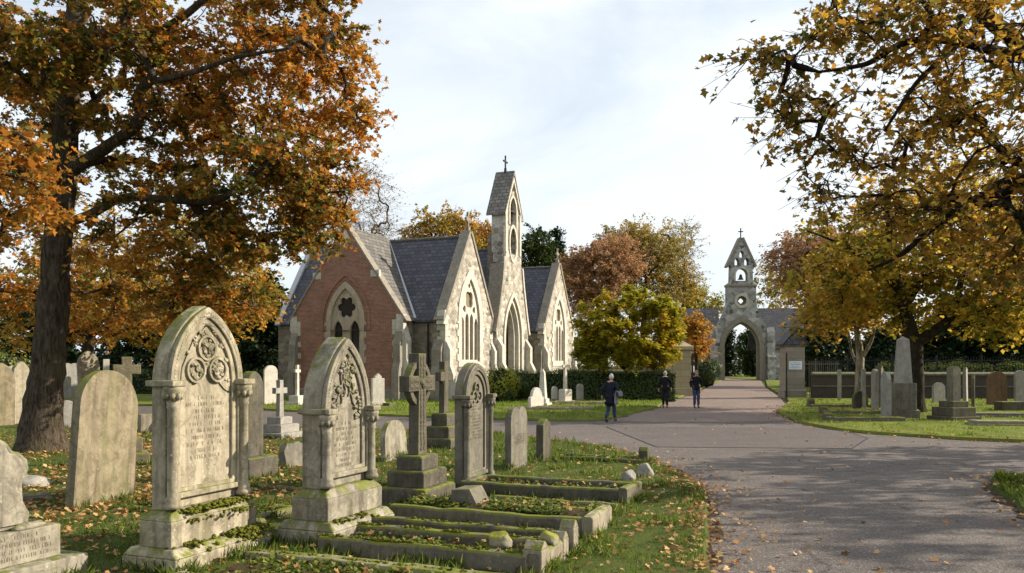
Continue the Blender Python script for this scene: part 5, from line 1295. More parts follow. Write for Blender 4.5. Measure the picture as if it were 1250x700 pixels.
def railings(label, a, b, h, z0=0, mat='iron'):
    a, b = Vector(a), Vector(b); d = (b - a).normalized(); r = thing('railing', label, 'railing', tuple(a), math.atan2(d.y, d.x)); l = (b - a).length
    m = MB(); m.box(0, l, -.02, .02, z0 + .15, z0 + .2); m.box(0, l, -.02, .02, z0 + h - .25, z0 + h - .2)
    n = int(l / .16)
    for i in range(n): x = i * l / n; m.box(x, x + .025, -.0125, .0125, z0, z0 + h)
    m.build('bars', mat, r); 
    for i in range(int(l / 2.6) + 1): MB().box(i * 2.6 - .04, i * 2.6 + .04, -.045, .045, z0, z0 + h + .12).build('post', mat, r)
    return r
railings('iron railings standing behind the low brick wall', (17.9, 50.2, 0), (60, 46.5, 0), 2.5)
railings('grey timber picket fence behind the notice pier', (18.6, 56.5, 0), (23, 57.5, 0), 2.3, 0, 'grey')
# ---------------------------------------------------------------- people (local x = facing, y = left hand, z = up)
M['skin'] = plain('skin', (.46, .27, .19), .6, .1, 0, .3, 30, .05)
M['navy'] = plain('navy_coat_cloth', (.016, .019, .032), .85, .3, 0, .1, 25, .3)
M['black'] = plain('black_jacket_cloth', (.011, .011, .015), .8, .3, 0, .15, 25, .3)
M['denim'] = plain('blue_denim', (.045, .062, .11), .9, .25, 0, .1, 40, .3)
M['darkcloth'] = plain('dark_trousers_cloth', (.018, .018, .024), .9, .25, 0, .1, 40, .3)
M['shoe'] = plain('brown_black_leather', (.025, .018, .014), .5, .3)
M['greyhair'] = plain('white_grey_hair', (.52, .50, .46), .8, .25, 0, .2, 60, .5)
M['darkhair'] = plain('short_grey_hair', (.22, .20, .18), .8, .3, 0, .2, 60, .5)
M['eye'] = plain('eye', (.02, .015, .012), .3, .1)
M['greycloth'] = plain('pale_grey_cloth', (.20, .20, .21), .9, .35, 0, .1, 12, .5)
def skin_verts(chains, sub=2):
    """chains: list of polylines of (x,y,z,r); joined where they share a point. Returns verts, faces"""
    vs, es, rs, key = [], [], [], {}
    for ch in chains:
        last = None
        for p in ch:
            k = tuple(round(c, 4) for c in p[:3])
            if k not in key: key[k] = len(vs); vs.append(p[:3]); rs.append(p[3])
            i = key[k]
            if last is not None and last != i: es.append((last, i))
            last = i
    me = bpy.data.meshes.new('tmp'); me.from_pydata(vs, es, []); o = bpy.data.objects.new('tmp', me); COL.objects.link(o)
    m = o.modifiers.new('s', 'SKIN'); m.use_smooth_shade = True
    for i, r in enumerate(rs):
        d = me.skin_vertices[0].data[i]
        d.radius = (r, r) if not isinstance(r, tuple) else r; d.use_root = (i == 0)
    q = o.modifiers.new('u', 'SUBSURF'); q.levels = sub; q.render_levels = sub
    bpy.context.view_layer.update()
    ev = o.evaluated_get(bpy.context.evaluated_depsgraph_get()); m2 = ev.to_mesh()
    V = [tuple(v.co) for v in m2.vertices]; F = [tuple(p.vertices) for p in m2.polygons]
    ev.to_mesh_clear(); bpy.data.objects.remove(o); bpy.data.meshes.remove(me); return V, F
def person(label, loc, rz, arms, legs, top, bottom, hair, lean=.0, coat=0.0, look=0.0, collar=None, h=1.75):
    """arms/legs: ((elbow),(wrist)) and ((knee),(ankle)) for left then right, in metres for a 1.75 m figure"""
    r = thing('person', label, 'person', loc, rz); r.scale = (h / 1.75,) * 3
    def ln(x, z): return x + lean * max(0, z - .95)
    pel = (0, 0, .95, .13); sp = (ln(0, 1.13), 0, 1.13, .125); chs = (ln(0, 1.34), 0, 1.34, .145); nk = (ln(.01, 1.49), 0, 1.49, .058); nk2 = (ln(.03, 1.55), 0, 1.55, .056)
    body = [[pel, sp, chs, nk, nk2]]; jac = [[(0, 0, .80, .168), (0, 0, .90, .172), (0, 0, .98, .168), (ln(0, 1.13), 0, 1.131, .155), (ln(0, 1.34), 0, 1.341, .172), (ln(.005, 1.455), 0, 1.455, .095), (ln(.01, 1.5), 0, 1.5, .078)]]
    tro = [[(0, 0, 1.06, .15), (0, 0, .93, .148)]]
    if coat: jac.append([(0, 0, .80, .168), (-.015, 0, .72, .18), (-.02, 0, .93 - coat, .19)])
    V, F = [], []; hands = []
    for s, (el, wr), (kn, an) in zip((1, -1), arms, legs):
        sh = (ln(0, 1.42), s * .17, 1.42, .062)
        e = (el[0], s * el[1], el[2], .044); w = (wr[0], s * wr[1], wr[2], .030)
        d = (Vector(w[:3]) - Vector(e[:3])).normalized(); pa = Vector(w[:3]) + d * .06; pc = Vector(w[:3]) + d * .105
        body.append([chs, sh, e, w, (*pa, .034), (*pc, .036)])
        sd = Vector((0, 1, 0)).cross(d).normalized()
        for f in range(4):
            off = sd * (.030 - .020 * f); l_ = (.070, .080, .076, .06)[f]; p0 = pa + off * .8; p1 = pc + off; p2 = p1 + d * l_ * .55 + Vector((0, -s * .012, 0)); p3 = p2 + d * l_ * .4 + Vector((0, -s * .028, 0))
            hands.append([(*p0, .0105), (*p1, .0105), (*p2, .0092), (*p3, .0075)])
        t0 = Vector(w[:3]) + d * .02 + sd * .016; t1 = t0 + sd * .03 + d * .03; t2 = t1 + d * .035 + sd * .006
        hands.append([(*t0, .013), (*t1, .0115), (*t2, .009)])
        hip = (0, s * .085, .90, .095); k = (kn[0], s * kn[1], kn[2], .058); a = (an[0], s * an[1], an[2], .042)
        body.append([pel, hip, k, a, (an[0] + .06, s * an[1], an[2] - .045, .035)])
        tro.append([(0, 0, .93, .145), (0, s * .09, .88, .112), (kn[0], s * kn[1], kn[2] + .001, .078), (an[0], s * an[1], an[2] + .02, .062)])
        jac.append([(ln(0, 1.34), 0, 1.341, .172), (ln(0, 1.415), s * .165, 1.415, .086), (el[0], s * el[1], el[2] - .001, .064), (w[0] - d.x * .02, w[1] - d.y * .02, w[2] - d.z * .02, .048)])
    def addm(VF):
        o = len(V); V.extend(VF[0]); F.extend([tuple(i + o for i in f) for f in VF[1]])
    addm(skin_verts(body))
    for hch in hands: addm(skin_verts([hch], 1))
    # head: an egg with brow, nose, chin and ears, turned by look
    hb = MB(); H0 = Vector((ln(.045, 1.64), 0, 1.64)); rot = Matrix.Rotation(look, 3, 'Z')
    for i in range(15):
        th = math.pi * i / 14
        for j in range(18):
            w_ = 2 * math.pi * j / 18; x = math.sin(th) * math.cos(w_); y = math.sin(th) * math.sin(w_); z = math.cos(th)
            q = Vector((x * .098, y * .076, z * .122))
            if z < -.25: q.x += .012 * (-z) ; q.y *= 1 + .28 * (z + .25); q.x *= 1 + .16 * (z + .25)
            if x > .8 and -.35 < z < .18: q.x += .018 * (1 - abs(y) * 4) if abs(y) < .25 else 0
            if x > .7 and .05 < z < .3 and .2 < abs(y) < .55: q.x -= .008
            hb.v.append(tuple(H0 + rot @ q))
    for i in range(14):
        for j in range(18): hb.f.append((i * 18 + j, (i + 1) * 18 + j, (i + 1) * 18 + (j + 1) % 18, i * 18 + (j + 1) % 18))
    for s in (-1, 1): b0 = len(hb.v); hb.blob((0, 0, 0), .028, 2, 8, .05, (.6, .4, 1.15)); hb.v[b0:] = [tuple(H0 + rot @ (Vector(p) + Vector((-.008, s * .077, -.005)))) for p in hb.v[b0:]]
    b0 = len(hb.v); hb.blob((0, 0, 0), .017, 3, 8, .05, (1, .9, 1.5)); hb.v[b0:] = [tuple(H0 + rot @ (Vector(p) + Vector((.1, 0, -.012)))) for p in hb.v[b0:]]
    b0 = len(hb.v); hb.blob((0, 0, 0), .02, 3, 8, .05, (.5, 1.1, .35)); hb.v[b0:] = [tuple(H0 + rot @ (Vector(p) + Vector((.093, 0, -.058)))) for p in hb.v[b0:]]
    nskin = len(F); addm((hb.v, hb.f)); ne = len(F)
    ey = MB()
    for s in (-1, 1): b0 = len(ey.v); ey.blob((0, 0, 0), .0105, 1, 8, 0); ey.v[b0:] = [tuple(H0 + rot @ (Vector(p) + Vector((.087, s * .032, .018)))) for p in ey.v[b0:]]
    addm((ey.v, ey.f))
    me = bpy.data.meshes.new('body'); me.from_pydata(V, [], F); me.materials.append(M['skin']); me.materials.append(M['eye'])
    me.polygons.foreach_set('material_index', [0] * ne + [1] * (len(F) - ne)); link('body', me, None, r, smooth=True)
    def cloth(nm, chains, mat):
        mb = MB(); mb.v, mb.f = skin_verts(chains); g = random.Random(len(nm))
        mb.v = [(x + .010 * math.sin(z * 31 + y * 22), y + .009 * math.sin(z * 26 + x * 30), z) for x, y, z in mb.v]; return mb.build(nm, mat, r, 0, True)
    j = cloth('jacket' if not coat else 'coat', jac, top); cloth('trousers', tro, bottom)
    if collar: MB().tube([(ln(.035, 1.47) + .05 * math.cos(a), .065 * math.sin(a), 1.50 + .01 * math.cos(a)) for a in [2 * math.pi * i / 14 for i in range(15)]], .017, 6, False).build('collar', collar, j, 0, True)
    for s, (kn, an) in zip((1, -1), legs):
        pitch = an[3] if len(an) > 3 else 0; m = MB()
        m.v, m.f = skin_verts([[(-.05, 0, -.03, .042), (.04, 0, -.035, .045), (.12, 0, -.05, .040), (.17, 0, -.055, .028)], [(-.05, 0, -.03, .042), (-.02, 0, .03, .045)]])
        q = Matrix.Translation((an[0], s * an[1], an[2] + .005)) @ Matrix.Rotation(pitch, 4, 'Y'); m.v = [tuple(q @ Vector(p)) for p in m.v]; m.build('shoe', 'shoe', r, 0, True)
    hm = MB(); C = [];
    for i in range(9):
        th = math.pi * .62 * i / 8
        for jx in range(18):
            w_ = 2 * math.pi * jx / 18; f = max(0, math.cos(w_)); t2 = th * (1 - .42 * f)
            q = Vector((math.sin(t2) * math.cos(w_) * .108 - .004, math.sin(t2) * math.sin(w_) * .086, math.cos(t2) * .132)) * (1 + .03 * math.sin(jx * 5 + i * 3)); hm.v.append(tuple(H0 + rot @ q))
    for i in range(8):
        for jx in range(18): hm.f.append((i * 18 + jx, (i + 1) * 18 + jx, (i + 1) * 18 + (jx + 1) % 18, i * 18 + (jx + 1) % 18))
    hm.build('hair', hair, r, 0, True); return r
# the figure walking away with a coat over the arm
p0 = G(745, 515); person('grey-haired person in a dark coat walking away with pale cloth over one arm', tuple(p0), R(62),
    (((-.13, .27, 1.17), (-.06, .30, .94)), ((-.02, .29, 1.16), (.17, .27, 1.06))),
    (((.07, .09, .5), (-.16, .1, .12, .5)), ((.16, .09, .51), (.24, .09, .08, -.1))), 'navy', 'denim', 'greyhair', lean=.1, coat=.38, h=1.70)
c = MB(); n = 12; rows = 14
for side in (0, 1):
    for i in range(rows + 1):
        for j in range(n + 1):
            f = i / rows; g = j / n; a = (f - .42) * 2.0
            z = -.02 - max(0, abs(f - .42) - .08) * (.95 if f > .42 else .6); x = (g - .5) * (.32 + .1 * f); y = (f - .42) * .30 if abs(f - .42) < .16 else math.copysign(.05 + .06 * abs(f - .42), f - .42)
            c.v.append((x + .02 * math.sin(i * .9), y + .022 * math.sin(g * 11 + f * 4) + side * .012, z + .015 * math.sin(g * 8)))
k = (rows + 1) * (n + 1)
for i in range(rows):
    for j in range(n): a = i * (n + 1) + j; c.f += [(a, a + 1, a + n + 2, a + n + 1), (a + k, a + n + 1 + k, a + n + 2 + k, a + 1 + k)]
rim = [j for j in range(n + 1)] + [i * (n + 1) + n for i in range(1, rows + 1)] + [rows * (n + 1) + j for j in range(n - 1, -1, -1)] + [i * (n + 1) for i in range(rows - 1, 0, -1)]
for a, b in zip(rim, rim[1:] + rim[:1]): c.f.append((a, b, b + k, a + k))
q = Matrix.Rotation(R(62), 4, 'Z') @ Vector((.09, -.28, 1.12)); o = c.build('carried_coat', 'greycloth', None, 0, True, tuple(p0 + q), R(62)); tag(o, 'pale grey coat draped over the arm of the figure walking away', 'coat')
# two people walking towards the camera side by side
person('person in a dark open-necked jacket and dark trousers walking towards the junction', tuple(G(812, 498)), R(-100),
    (((-.05, .27, 1.16), (.07, .29, .93)), ((.02, .28, 1.16), (-.07, .30, .92))),
    (((.12, .085, .5), (.17, .085, .08, -.08)), ((.02, .085, .49), (-.15, .09, .12, .45))), 'black', 'darkcloth', 'greyhair', collar='signwhite', h=1.72)
person('person in a black jacket and blue jeans, nearest the gate', tuple(G(850, 498)), R(-95),
    (((-.06, .26, 1.16), (.03, .27, .92)), ((-.03, .26, 1.16), (.08, .25, .93))),
    (((.05, .085, .5), (.04, .09, .08, 0)), ((.08, .085, .5), (.0, .085, .08, 0))), 'black', 'denim', 'darkhair', look=.25, h=1.76)
# ---------------------------------------------------------------- trees
def PB(px, py, Y, rx, ry, rd, n):
    c = at(px, py, Y); s = Y / FPX; return (c.x, c.y, c.z, rx * s, rd, ry * s, n)
def TP(px, py, Y, r): c = at(px, py, Y); return (c.x, c.y, c.z, r)
b = G(50, 553)
tree('oak_tree', 'huge russet oak with a thick ridged trunk standing among the left graves',
     [(b.x, b.y, -.1, .47), TP(53, 500, 19, .41), TP(60, 430, 19, .355), TP(68, 330, 19, .32), TP(75, 230, 19, .29), TP(82, 140, 19, .25), TP(88, 60, 19, .21), TP(96, -40, 19, .17), TP(96, -160, 19, .11), TP(104, -270, 19.2, .05)],
     [[TP(78, 215, 19, .16), TP(100, 200, 18.8, .15), TP(130, 180, 18.3, .135), TP(168, 150, 17.8, .12), TP(169, 115, 17.6, .11), TP(185, 92, 17.4, .10), TP(168, 58, 17.3, .085), TP(150, 28, 17.2, .07), TP(160, -20, 17, .045)],
      [TP(88, 95, 19, .14), TP(110, 82, 18.7, .125), TP(140, 55, 18.2, .11), TP(185, 42, 17.8, .095), TP(222, 22, 17.4, .08), TP(262, -10, 17, .06), TP(310, -30, 16.8, .035)],
      [TP(74, 275, 19, .12), TP(110, 262, 18.8, .11), TP(150, 242, 18.6, .1), TP(205, 244, 18.3, .085), TP(262, 246, 18.1, .07), TP(298, 222, 17.8, .05), TP(340, 190, 17.6, .03)],
      [TP(182, 100, 17.5, .07), TP(230, 90, 17.5, .06), TP(290, 70, 17.4, .045), TP(350, 60, 17.2, .03)],
      [TP(80, 165, 19, .13), TP(50, 110, 18.8, .11), TP(28, 60, 18.5, .09), TP(0, 20, 18, .06)],
      [TP(76, 240, 19, .11), TP(35, 210, 18.2, .09), TP(-20, 190, 17.5, .06), TP(-70, 180, 17, .03)],
      [TP(80, 180, 19.2, .12), TP(110, 130, 20.4, .1), TP(150, 90, 22, .06), TP(180, 60, 23.5, .03)],
      [TP(76, 230, 18.9, .10), TP(66, 200, 17.5, .085), TP(50, 185, 16, .06), TP(30, 190, 14.2, .035)]],
     [PB(330, 115, 19.3, 105, 95, 2.6, 85), PB(335, 245, 18.9, 92, 75, 2.4, 62), PB(330, -25, 18.9, 95, 70, 2.6, 50), PB(180, 110, 19.9, 110, 120, 3.2, 96), PB(225, 290, 19.3, 120, 70, 3, 66),
      PB(-5, 140, 20.1, 110, 140, 3.4, 92), PB(20, 320, 21.6, 120, 75, 3, 40), PB(110, -140, 20.1, 230, 120, 4.5, 110), PB(432, 150, 18.9, 28, 40, .8, 9), PB(405, 60, 18.9, 36, 55, 1.2, 16), PB(15, 205, 13.6, 70, 42, 1.2, 18), PB(20, 60, 16.5, 90, 60, 1.6, 34), PB(150, 30, 17.2, 80, 50, 1.4, 26), PB(250, 365, 20.1, 70, 30, 2, 22), PB(120, 370, 22.1, 120, 42, 2, 30), PB(372, 275, 18.9, 36, 36, 1.2, 13), PB(395, 215, 18.6, 50, 50, 1.4, 16)],
     'oak', 'bark', .122, 'lobed', 104, .37, 3)
tree('maple_tree', 'overhanging autumn maple spreading from beyond the right edge over the road',
     [(7.9, 8.3, -.1, .30), (7.8, 8.25, 1.5, .25), (7.7, 8.2, 3.2, .22), (7.75, 8.2, 4.8, .18), (7.9, 8.2, 6.5, .13), (7.9, 8.2, 8, .06)],
     [[(7.7, 8.2, 3.4, .13), (6.5, 7.9, 4.3, .10), TP(1290, 85, 7.62, 0.082), TP(1225, 38, 7.48, 0.071), TP(1180, 0, 7.41, 0.064), TP(1130, -50, 7.34, 0.037), TP(1050, -95, 7.21, 0.019)],
      [TP(1275, 72, 7.55, 0.052), TP(1215, 62, 7.41, 0.046), TP(1160, 50, 7.34, 0.037), TP(1105, 52, 7.21, 0.031), TP(1058, 78, 7.14, 0.022), TP(1000, 88, 7.07, 0.012)],
      [(7.7, 8.2, 3.1, .10), (6.4, 8.2, 3.4, .08), TP(1262, 218, 8.16, 0.056), TP(1190, 245, 8.16, 0.045), TP(1140, 278, 8.16, 0.034), TP(1098, 312, 8.16, 0.022), TP(1060, 330, 8.16, 0.012)],
      [TP(1172, 20, 7.41, 0.037), TP(1168, 55, 7.34, 0.030), TP(1120, 100, 7.21, 0.021), TP(1080, 160, 7.14, 0.012)],
      [(7.75, 8.2, 4.5, .1), (8.9, 8.6, 6, .07), (9.8, 8.9, 7, .03)]],
     [PB(1185, 75, 7.34, 95, 80, 1.02, 38), PB(1065, 45, 7.14, 100, 52, 0.82, 31), PB(955, 48, 7.00, 52, 42, 0.48, 9), PB(985, 125, 7.07, 58, 60, 0.54, 14), PB(1150, 195, 7.62, 95, 72, 0.95, 37), PB(1060, 205, 7.41, 62, 62, 0.68, 16), PB(1000, 200, 7.21, 34, 42, 0.34, 5), PB(1240, 285, 7.75, 50, 70, 0.82, 22),
      PB(1120, -60, 7.21, 150, 55, 1.09, 28), PB(1310, 130, 7.48, 70, 130, 1.09, 37), PB(1120, 270, 7.75, 60, 45, 0.68, 13), (8.6, 8.4, 6, 1.5, 1.4, 1.5, 40)],
     'maple', 'barkdark', .068, 'lobed', 36, .22, 8, tips=.006, ntw=7)
b = G(1117, 505)
tree('autumn_tree', 'dark-trunked golden tree forking low behind the tall obelisk',
     [(b.x, b.y, -.1, .36), TP(1117, 460, 34, .33), TP(1115, 420, 34, .31), TP(1106, 385, 34, .24), TP(1096, 350, 34, .19), TP(1090, 315, 34, .15), TP(1084, 270, 34, .09), TP(1080, 225, 34, .05)],
     [[TP(1115, 420, 34, .25), TP(1140, 405, 33.8, .21), TP(1158, 390, 33.6, .18), TP(1168, 365, 33.4, .14), TP(1175, 335, 33.2, .1), TP(1190, 290, 33, .05)], [TP(1150, 398, 33.7, .14), TP(1180, 395, 33, .12), TP(1205, 385, 32.5, .09), TP(1228, 362, 32, .05)],
      [TP(1104, 380, 34, .13), TP(1120, 350, 34.5, .1), TP(1132, 310, 35, .06)], [TP(1098, 355, 34, .12), TP(1065, 325, 33.5, .09), TP(1030, 300, 33, .06), TP(985, 282, 32.5, .03)]],
     [PB(1090, 300, 34, 100, 62, 3.4, 72), PB(1180, 340, 33.5, 75, 55, 3, 52), PB(1022, 325, 33, 62, 60, 2.4, 40), PB(1218, 385, 32, 52, 34, 1.6, 22), PB(1160, 250, 34, 120, 60, 3.4, 58), PB(1250, 330, 33, 60, 70, 3, 50), PB(1200, 285, 36, 70, 50, 3, 44), PB(1120, 375, 35, 60, 28, 2, 20)],
     'goldgreen', 'barkdark', .20, 'kite', 80, .55, 12)
b = G(1050, 498)
tree('autumn_tree', 'mottled pale-barked tree with white limbs behind the slim stones',
     [(b.x, b.y, -.1, .24), TP(1049, 465, 38.7, .20), TP(1050, 435, 38.7, .18), TP(1046, 405, 38.7, .13), TP(1044, 370, 38.7, .09), TP(1040, 330, 38.7, .05)],
     [[TP(1050, 440, 38.7, .10), TP(1062, 420, 38.4, .085), TP(1068, 400, 38.2, .06), TP(1075, 370, 38, .03)], [TP(1049, 450, 38.7, .08), TP(1040, 430, 39, .065), TP(1036, 405, 39, .04)]],
     [PB(1040, 365, 38.7, 55, 42, 2.2, 46), PB(1000, 385, 39, 42, 32, 1.8, 26), PB(1075, 350, 38.5, 45, 45, 2, 30)], 'oakgold', 'birch', .2, 'kite', 70, .55, 14)
tree('autumn_tree', 'rust and amber tree rising beside the gatehouse roof', [(*G(992, 471)[:2], -.1, .4), TP(990, 430, 78, .36), TP(985, 390, 78, .3), TP(985, 340, 78, .2), TP(985, 290, 78, .08)], [],
     [PB(1000, 322, 78, 46, 40, 4, 60), PB(966, 322, 78, 30, 34, 3, 36), PB(990, 360, 78, 30, 40, 3, 30), PB(1025, 370, 77, 40, 45, 4, 50), PB(1005, 298, 80, 36, 25, 3, 26), PB(1050, 310, 82, 50, 50, 4, 40)], 'rust', 'barkdark', .26, 'kite', 130, .95, 15)
tree('autumn_tree', 'small pale leafy tree peeping over the gatehouse roof', [(*at(948, 445, 122)[:2], -.1, .3), TP(948, 400, 122, .25), TP(942, 370, 122, .1)], [], [PB(938, 350, 122, 26, 32, 3, 36)], 'olive', 'barkdark', .36, 'kite', 60, .9, 16)
b = at(108, 445, 40)
tree('autumn_tree', 'golden tree with a dark leaning trunk behind the oak', [(b.x, b.y, -.1, .33), TP(109, 470, 40, .29), TP(108, 420, 40, .26), TP(120, 370, 40, .2), TP(135, 320, 40, .12), TP(140, 260, 40, .05)],
     [[TP(110, 410, 40, .15), TP(170, 380, 39, .11), TP(240, 365, 38, .06), TP(310, 360, 37, .03)], [TP(108, 415, 40, .14), TP(60, 390, 40, .1), TP(0, 380, 40, .04)]],
     [PB(215, 375, 38, 130, 42, 3.4, 95), PB(110, 345, 40, 120, 52, 3.6, 60), PB(296, 350, 37, 42, 45, 2.4, 34), PB(10, 375, 40, 90, 52, 3, 46), PB(180, 290, 40, 150, 50, 3, 46)], 'oakgold', 'barkdark', .2, 'kite', 72, .62, 21)
def far(label, px, py, Y, blobs, mat, leaf, per, spread, seed, r=.4, bark='barkdark', name='autumn_tree', **k):
    b = at(px, HOR, Y); top_ = min(q[1] for q in blobs); mid = (top_ + py) / 2
    return tree(name, label, [(b.x, b.y, -.1, r), TP(px, py, Y, r * .9), TP(px + 2, mid + (py - mid) * .25, Y, r * .6), TP(px + 4, mid - (mid - top_) * .3, Y, r * .25)], [], [PB(q[0], q[1], Y + (q[6] if len(q) > 6 else 0), q[2], q[3], q[4], int(q[5] * 1.25)) for q in blobs], mat, bark, leaf * .66, 'kite', int(per * 2.9), spread * 1.12, seed, **k)
far('nearly bare tree with fine twigs behind the brick gable', 440, 400, 76, [(440, 255, 45, 50, 4, 80), (410, 285, 40, 40, 4, 40), (470, 290, 35, 30, 3, 36), (445, 215, 26, 18, 2, 22)], 'bareleaf', .22, 9, .9, 31, .3, bark='bark', tips=.012)
far('green and gold tree behind the chapel roof', 545, 400, 84, [(545, 282, 46, 26, 4, 50), (515, 300, 30, 26, 3, 26), (560, 320, 50, 30, 4, 36)], 'oakgold', .34, 62, .8, 32)
far('orange tree behind the first gable, beside the bellcote', 592, 400, 88, [(590, 298, 26, 24, 3, 34), (500, 305, 24, 20, 3, 16)], 'amber', .34, 62, .8, 33)
far('dark green tree just right of the bellcote', 652, 400, 92, [(652, 312, 24, 28, 3, 40), (640, 330, 22, 26, 3, 20)], 'hedge', .34, 80, .8, 34, name='evergreen_tree')
rt_ = far('dark pointed conifer beside the second chapel gable', 680, 400, 94, [(680, 290, 4, 12, .6, 6), (680, 305, 10, 10, 1, 14), (680, 320, 16, 10, 1.6, 22), (682, 338, 22, 12, 2, 26)], 'yew', .3, 90, .45, 35, name='conifer_tree')
far('pinkish rust tree left of the yellow acer', 728, 420, 80, [(728, 335, 40, 36, 4, 75), (752, 318, 34, 30, 3, 36), (705, 360, 22, 34, 3, 26)], 'rust', .30, 62, .8, 36)
far('tall olive-brown tree with thinning top behind the acer', 785, 420, 86, [(765, 292, 36, 18, 3, 30), (800, 300, 40, 30, 4, 46), (790, 345, 55, 34, 4, 46)], 'olive', .30, 44, .85, 37)
far('sparse bare-topped tree right of the olive-brown tree', 832, 420, 90, [(830, 300, 22, 30, 3, 34), (836, 340, 22, 26, 3, 26)], 'olive', .26, 20, .85, 38, .25, tips=.02)
far('yellow-green tree left of the gatehouse roof', 850, 430, 122, [(845, 366, 26, 18, 3, 34), (868, 372, 18, 12, 2, 16)], 'acer', .34, 55, .8, 39, .25)
far('full golden tree in the bank between chapel and gatehouse', 770, 430, 88, [(758, 318, 40, 34, 4, 56), (805, 330, 34, 30, 4, 44), (715, 345, 30, 34, 3, 30), (825, 350, 28, 28, 3, 26), (775, 290, 30, 16, 3, 20)], 'oakgold', .30, 34, .85, 43)
b = at(768, 445, 47)
tree('acer_tree', 'broad domed yellow-green acer behind the clipped hedge', [(b.x, b.y, -.1, .2), TP(768, 470, 47, .17), TP(766, 450, 47, .15)],
     [[TP(766, 452, 47, .12), TP(745, 430, 46.6, .09), TP(725, 410, 46, .05), TP(712, 400, 46, .02)], [TP(766, 452, 47, .12), TP(785, 428, 46.6, .09), TP(808, 405, 46, .05), TP(822, 395, 46, .02)], [TP(766, 450, 47, .11), TP(770, 420, 46, .08), TP(768, 385, 46, .03)], [TP(767, 455, 47, .09), TP(752, 440, 45, .07), TP(742, 420, 44.4, .03)]],
     [PB(730, 395, 46, 27, 30, 1.6, 36), PB(808, 392, 46, 26, 28, 1.6, 36), PB(770, 372, 46.5, 40, 20, 1.8, 36), PB(768, 412, 45.2, 54, 26, 1.6, 50), PB(718, 428, 45.8, 18, 20, 1.2, 20), PB(808, 430, 45.6, 26, 20, 1.2, 22), PB(765, 440, 45.2, 45, 12, 1.2, 20)],
     'acer', 'barkdark', .15, 'lobed', 230, .36, 41, up=1.1, tl=1.3, ntw=12)
tree('autumn_tree', 'little orange tree by the left gatehouse wing', [(*at(850, 445, 62)[:2], -.1, .16), TP(850, 440, 62, .13), TP(849, 405, 62, .05)], [], [PB(848, 405, 62, 11, 15, 1.2, 26), PB(857, 425, 62, 9, 11, 1, 12), PB(842, 392, 62, 9, 9, 1, 9)], 'amber', 'barkdark', .26, 'kite', 60, .5, 42)
# dark evergreens closing the views
def yew(label, px, Y, top_, w, seed, mat='yew', per=130, leaf=.30, n=70):
    b = at(px, HOR, Y); ht = at(px, top_, Y).z; s = Y / FPX
    return tree('yew_tree', label, [(b.x, b.y, -.1, .35), (b.x, b.y, ht * .5, .25), (b.x, b.y, ht * .85, .08)], [], [(b.x, b.y, ht * .28, w * s, w * s * .8, ht * .26, n), (b.x, b.y, ht * .6, w * s * .85, w * s * .7, ht * .26, n), (b.x, b.y, ht * .85, w * s * .45, w * s * .4, ht * .12, n // 4)], mat, 'barkdark', leaf, 'kite', per, .62, seed, gravity=.02)
for i, (px, Y, t, w, lab) in enumerate(((-60, 62, 330, 75, 'dark yew at the far left behind the oak'), (60, 66, 345, 70, 'dark yew directly behind the oak trunk'), (185, 64, 350, 70, 'dark yew behind the leaning mossy headstone'), (265, 66, 340, 45, 'dark yew behind the tallest gothic stone'), (322, 62, 330, 30, 'dark yew against the chapel west gable'))): yew(lab, px, Y, t, w, 50 + i)
for i, (px, Y, t, w, lab) in enumerate(((1010, 72, 400, 40, 'dark yew behind the picket fence'), (1090, 66, 392, 50, 'dark yew behind the obelisk'), (1170, 64, 360, 55, 'dark yew behind the brown headstone'), (1250, 62, 335, 60, 'dark yew at the right photo edge'))): yew(lab, px, Y, t, w, 60 + i)
for i, (px, Y, t, w, m, lab) in enumerate(((887, 135, 395, 10, 'yew', 'dark tree seen through the gate arch on its left'), (921, 130, 395, 9, 'yew', 'dark tree seen through the gate arch on its right'), (908, 190, 405, 13, 'hedge', 'green tree far off through the gate arch'))): yew(lab, px, Y, t, w, 70 + i, m, 60, .4, 40)
# clipped hedges and shrubs round the chapel
hedge("clipped_hedge", 'long clipped dark hedge along the chapel lawn', [(*at(604, 445, 49)[:2], 0), (*at(700, 445, 46.5)[:2], 0), (*at(822, 445, 45.5)[:2], 0)], 1.3, 1.62, n=15000, size=.10)
bush('bush', 'rounded bright yellow-green shrub before the chapel front', at(611, 445, 44), 1.0, 'goldshrub', 3600, .1, seed=1, sq=(.9, .9, 1.2))
bush('bush', 'dark rounded shrub left of the hedge end', at(628, 445, 46), .9, 'hedge', 3000, .09, seed=2)
bush('bush', 'low grey-green shrub at the foot of the yellow-green one', at(617, 445, 43.5), .5, 'hedge', 1500, .08, seed=3)
bush('bush', 'round clipped evergreen bush by the gatehouse', at(862, 445, 70), 1.35, 'hedge', 3500, .13, seed=4, sq=(.9, .9, 1.15))
hedge("clipped_hedge", 'low sunlit hedge behind the railings on the right', [(*at(1075, 445, 56)[:2], 0), (*at(1290, 445, 53)[:2], 0)], 1.2, 2.0, 'shrub', n=9000, size=.14, seed=8)
hedge("clipped_hedge", 'low dark hedge bounding the lawn under the far-left yews', [(*at(-120, 445, 54)[:2], 0), (*at(335, 445, 56)[:2], 0)], 1.3, 1.5, 'hedge', n=9000, size=.14, seed=9)
bush('bush', 'light green shrub behind the far-left pale headstones', at(10, 445, 48), 1.7, 'shrub', 2600, .16, seed=6)
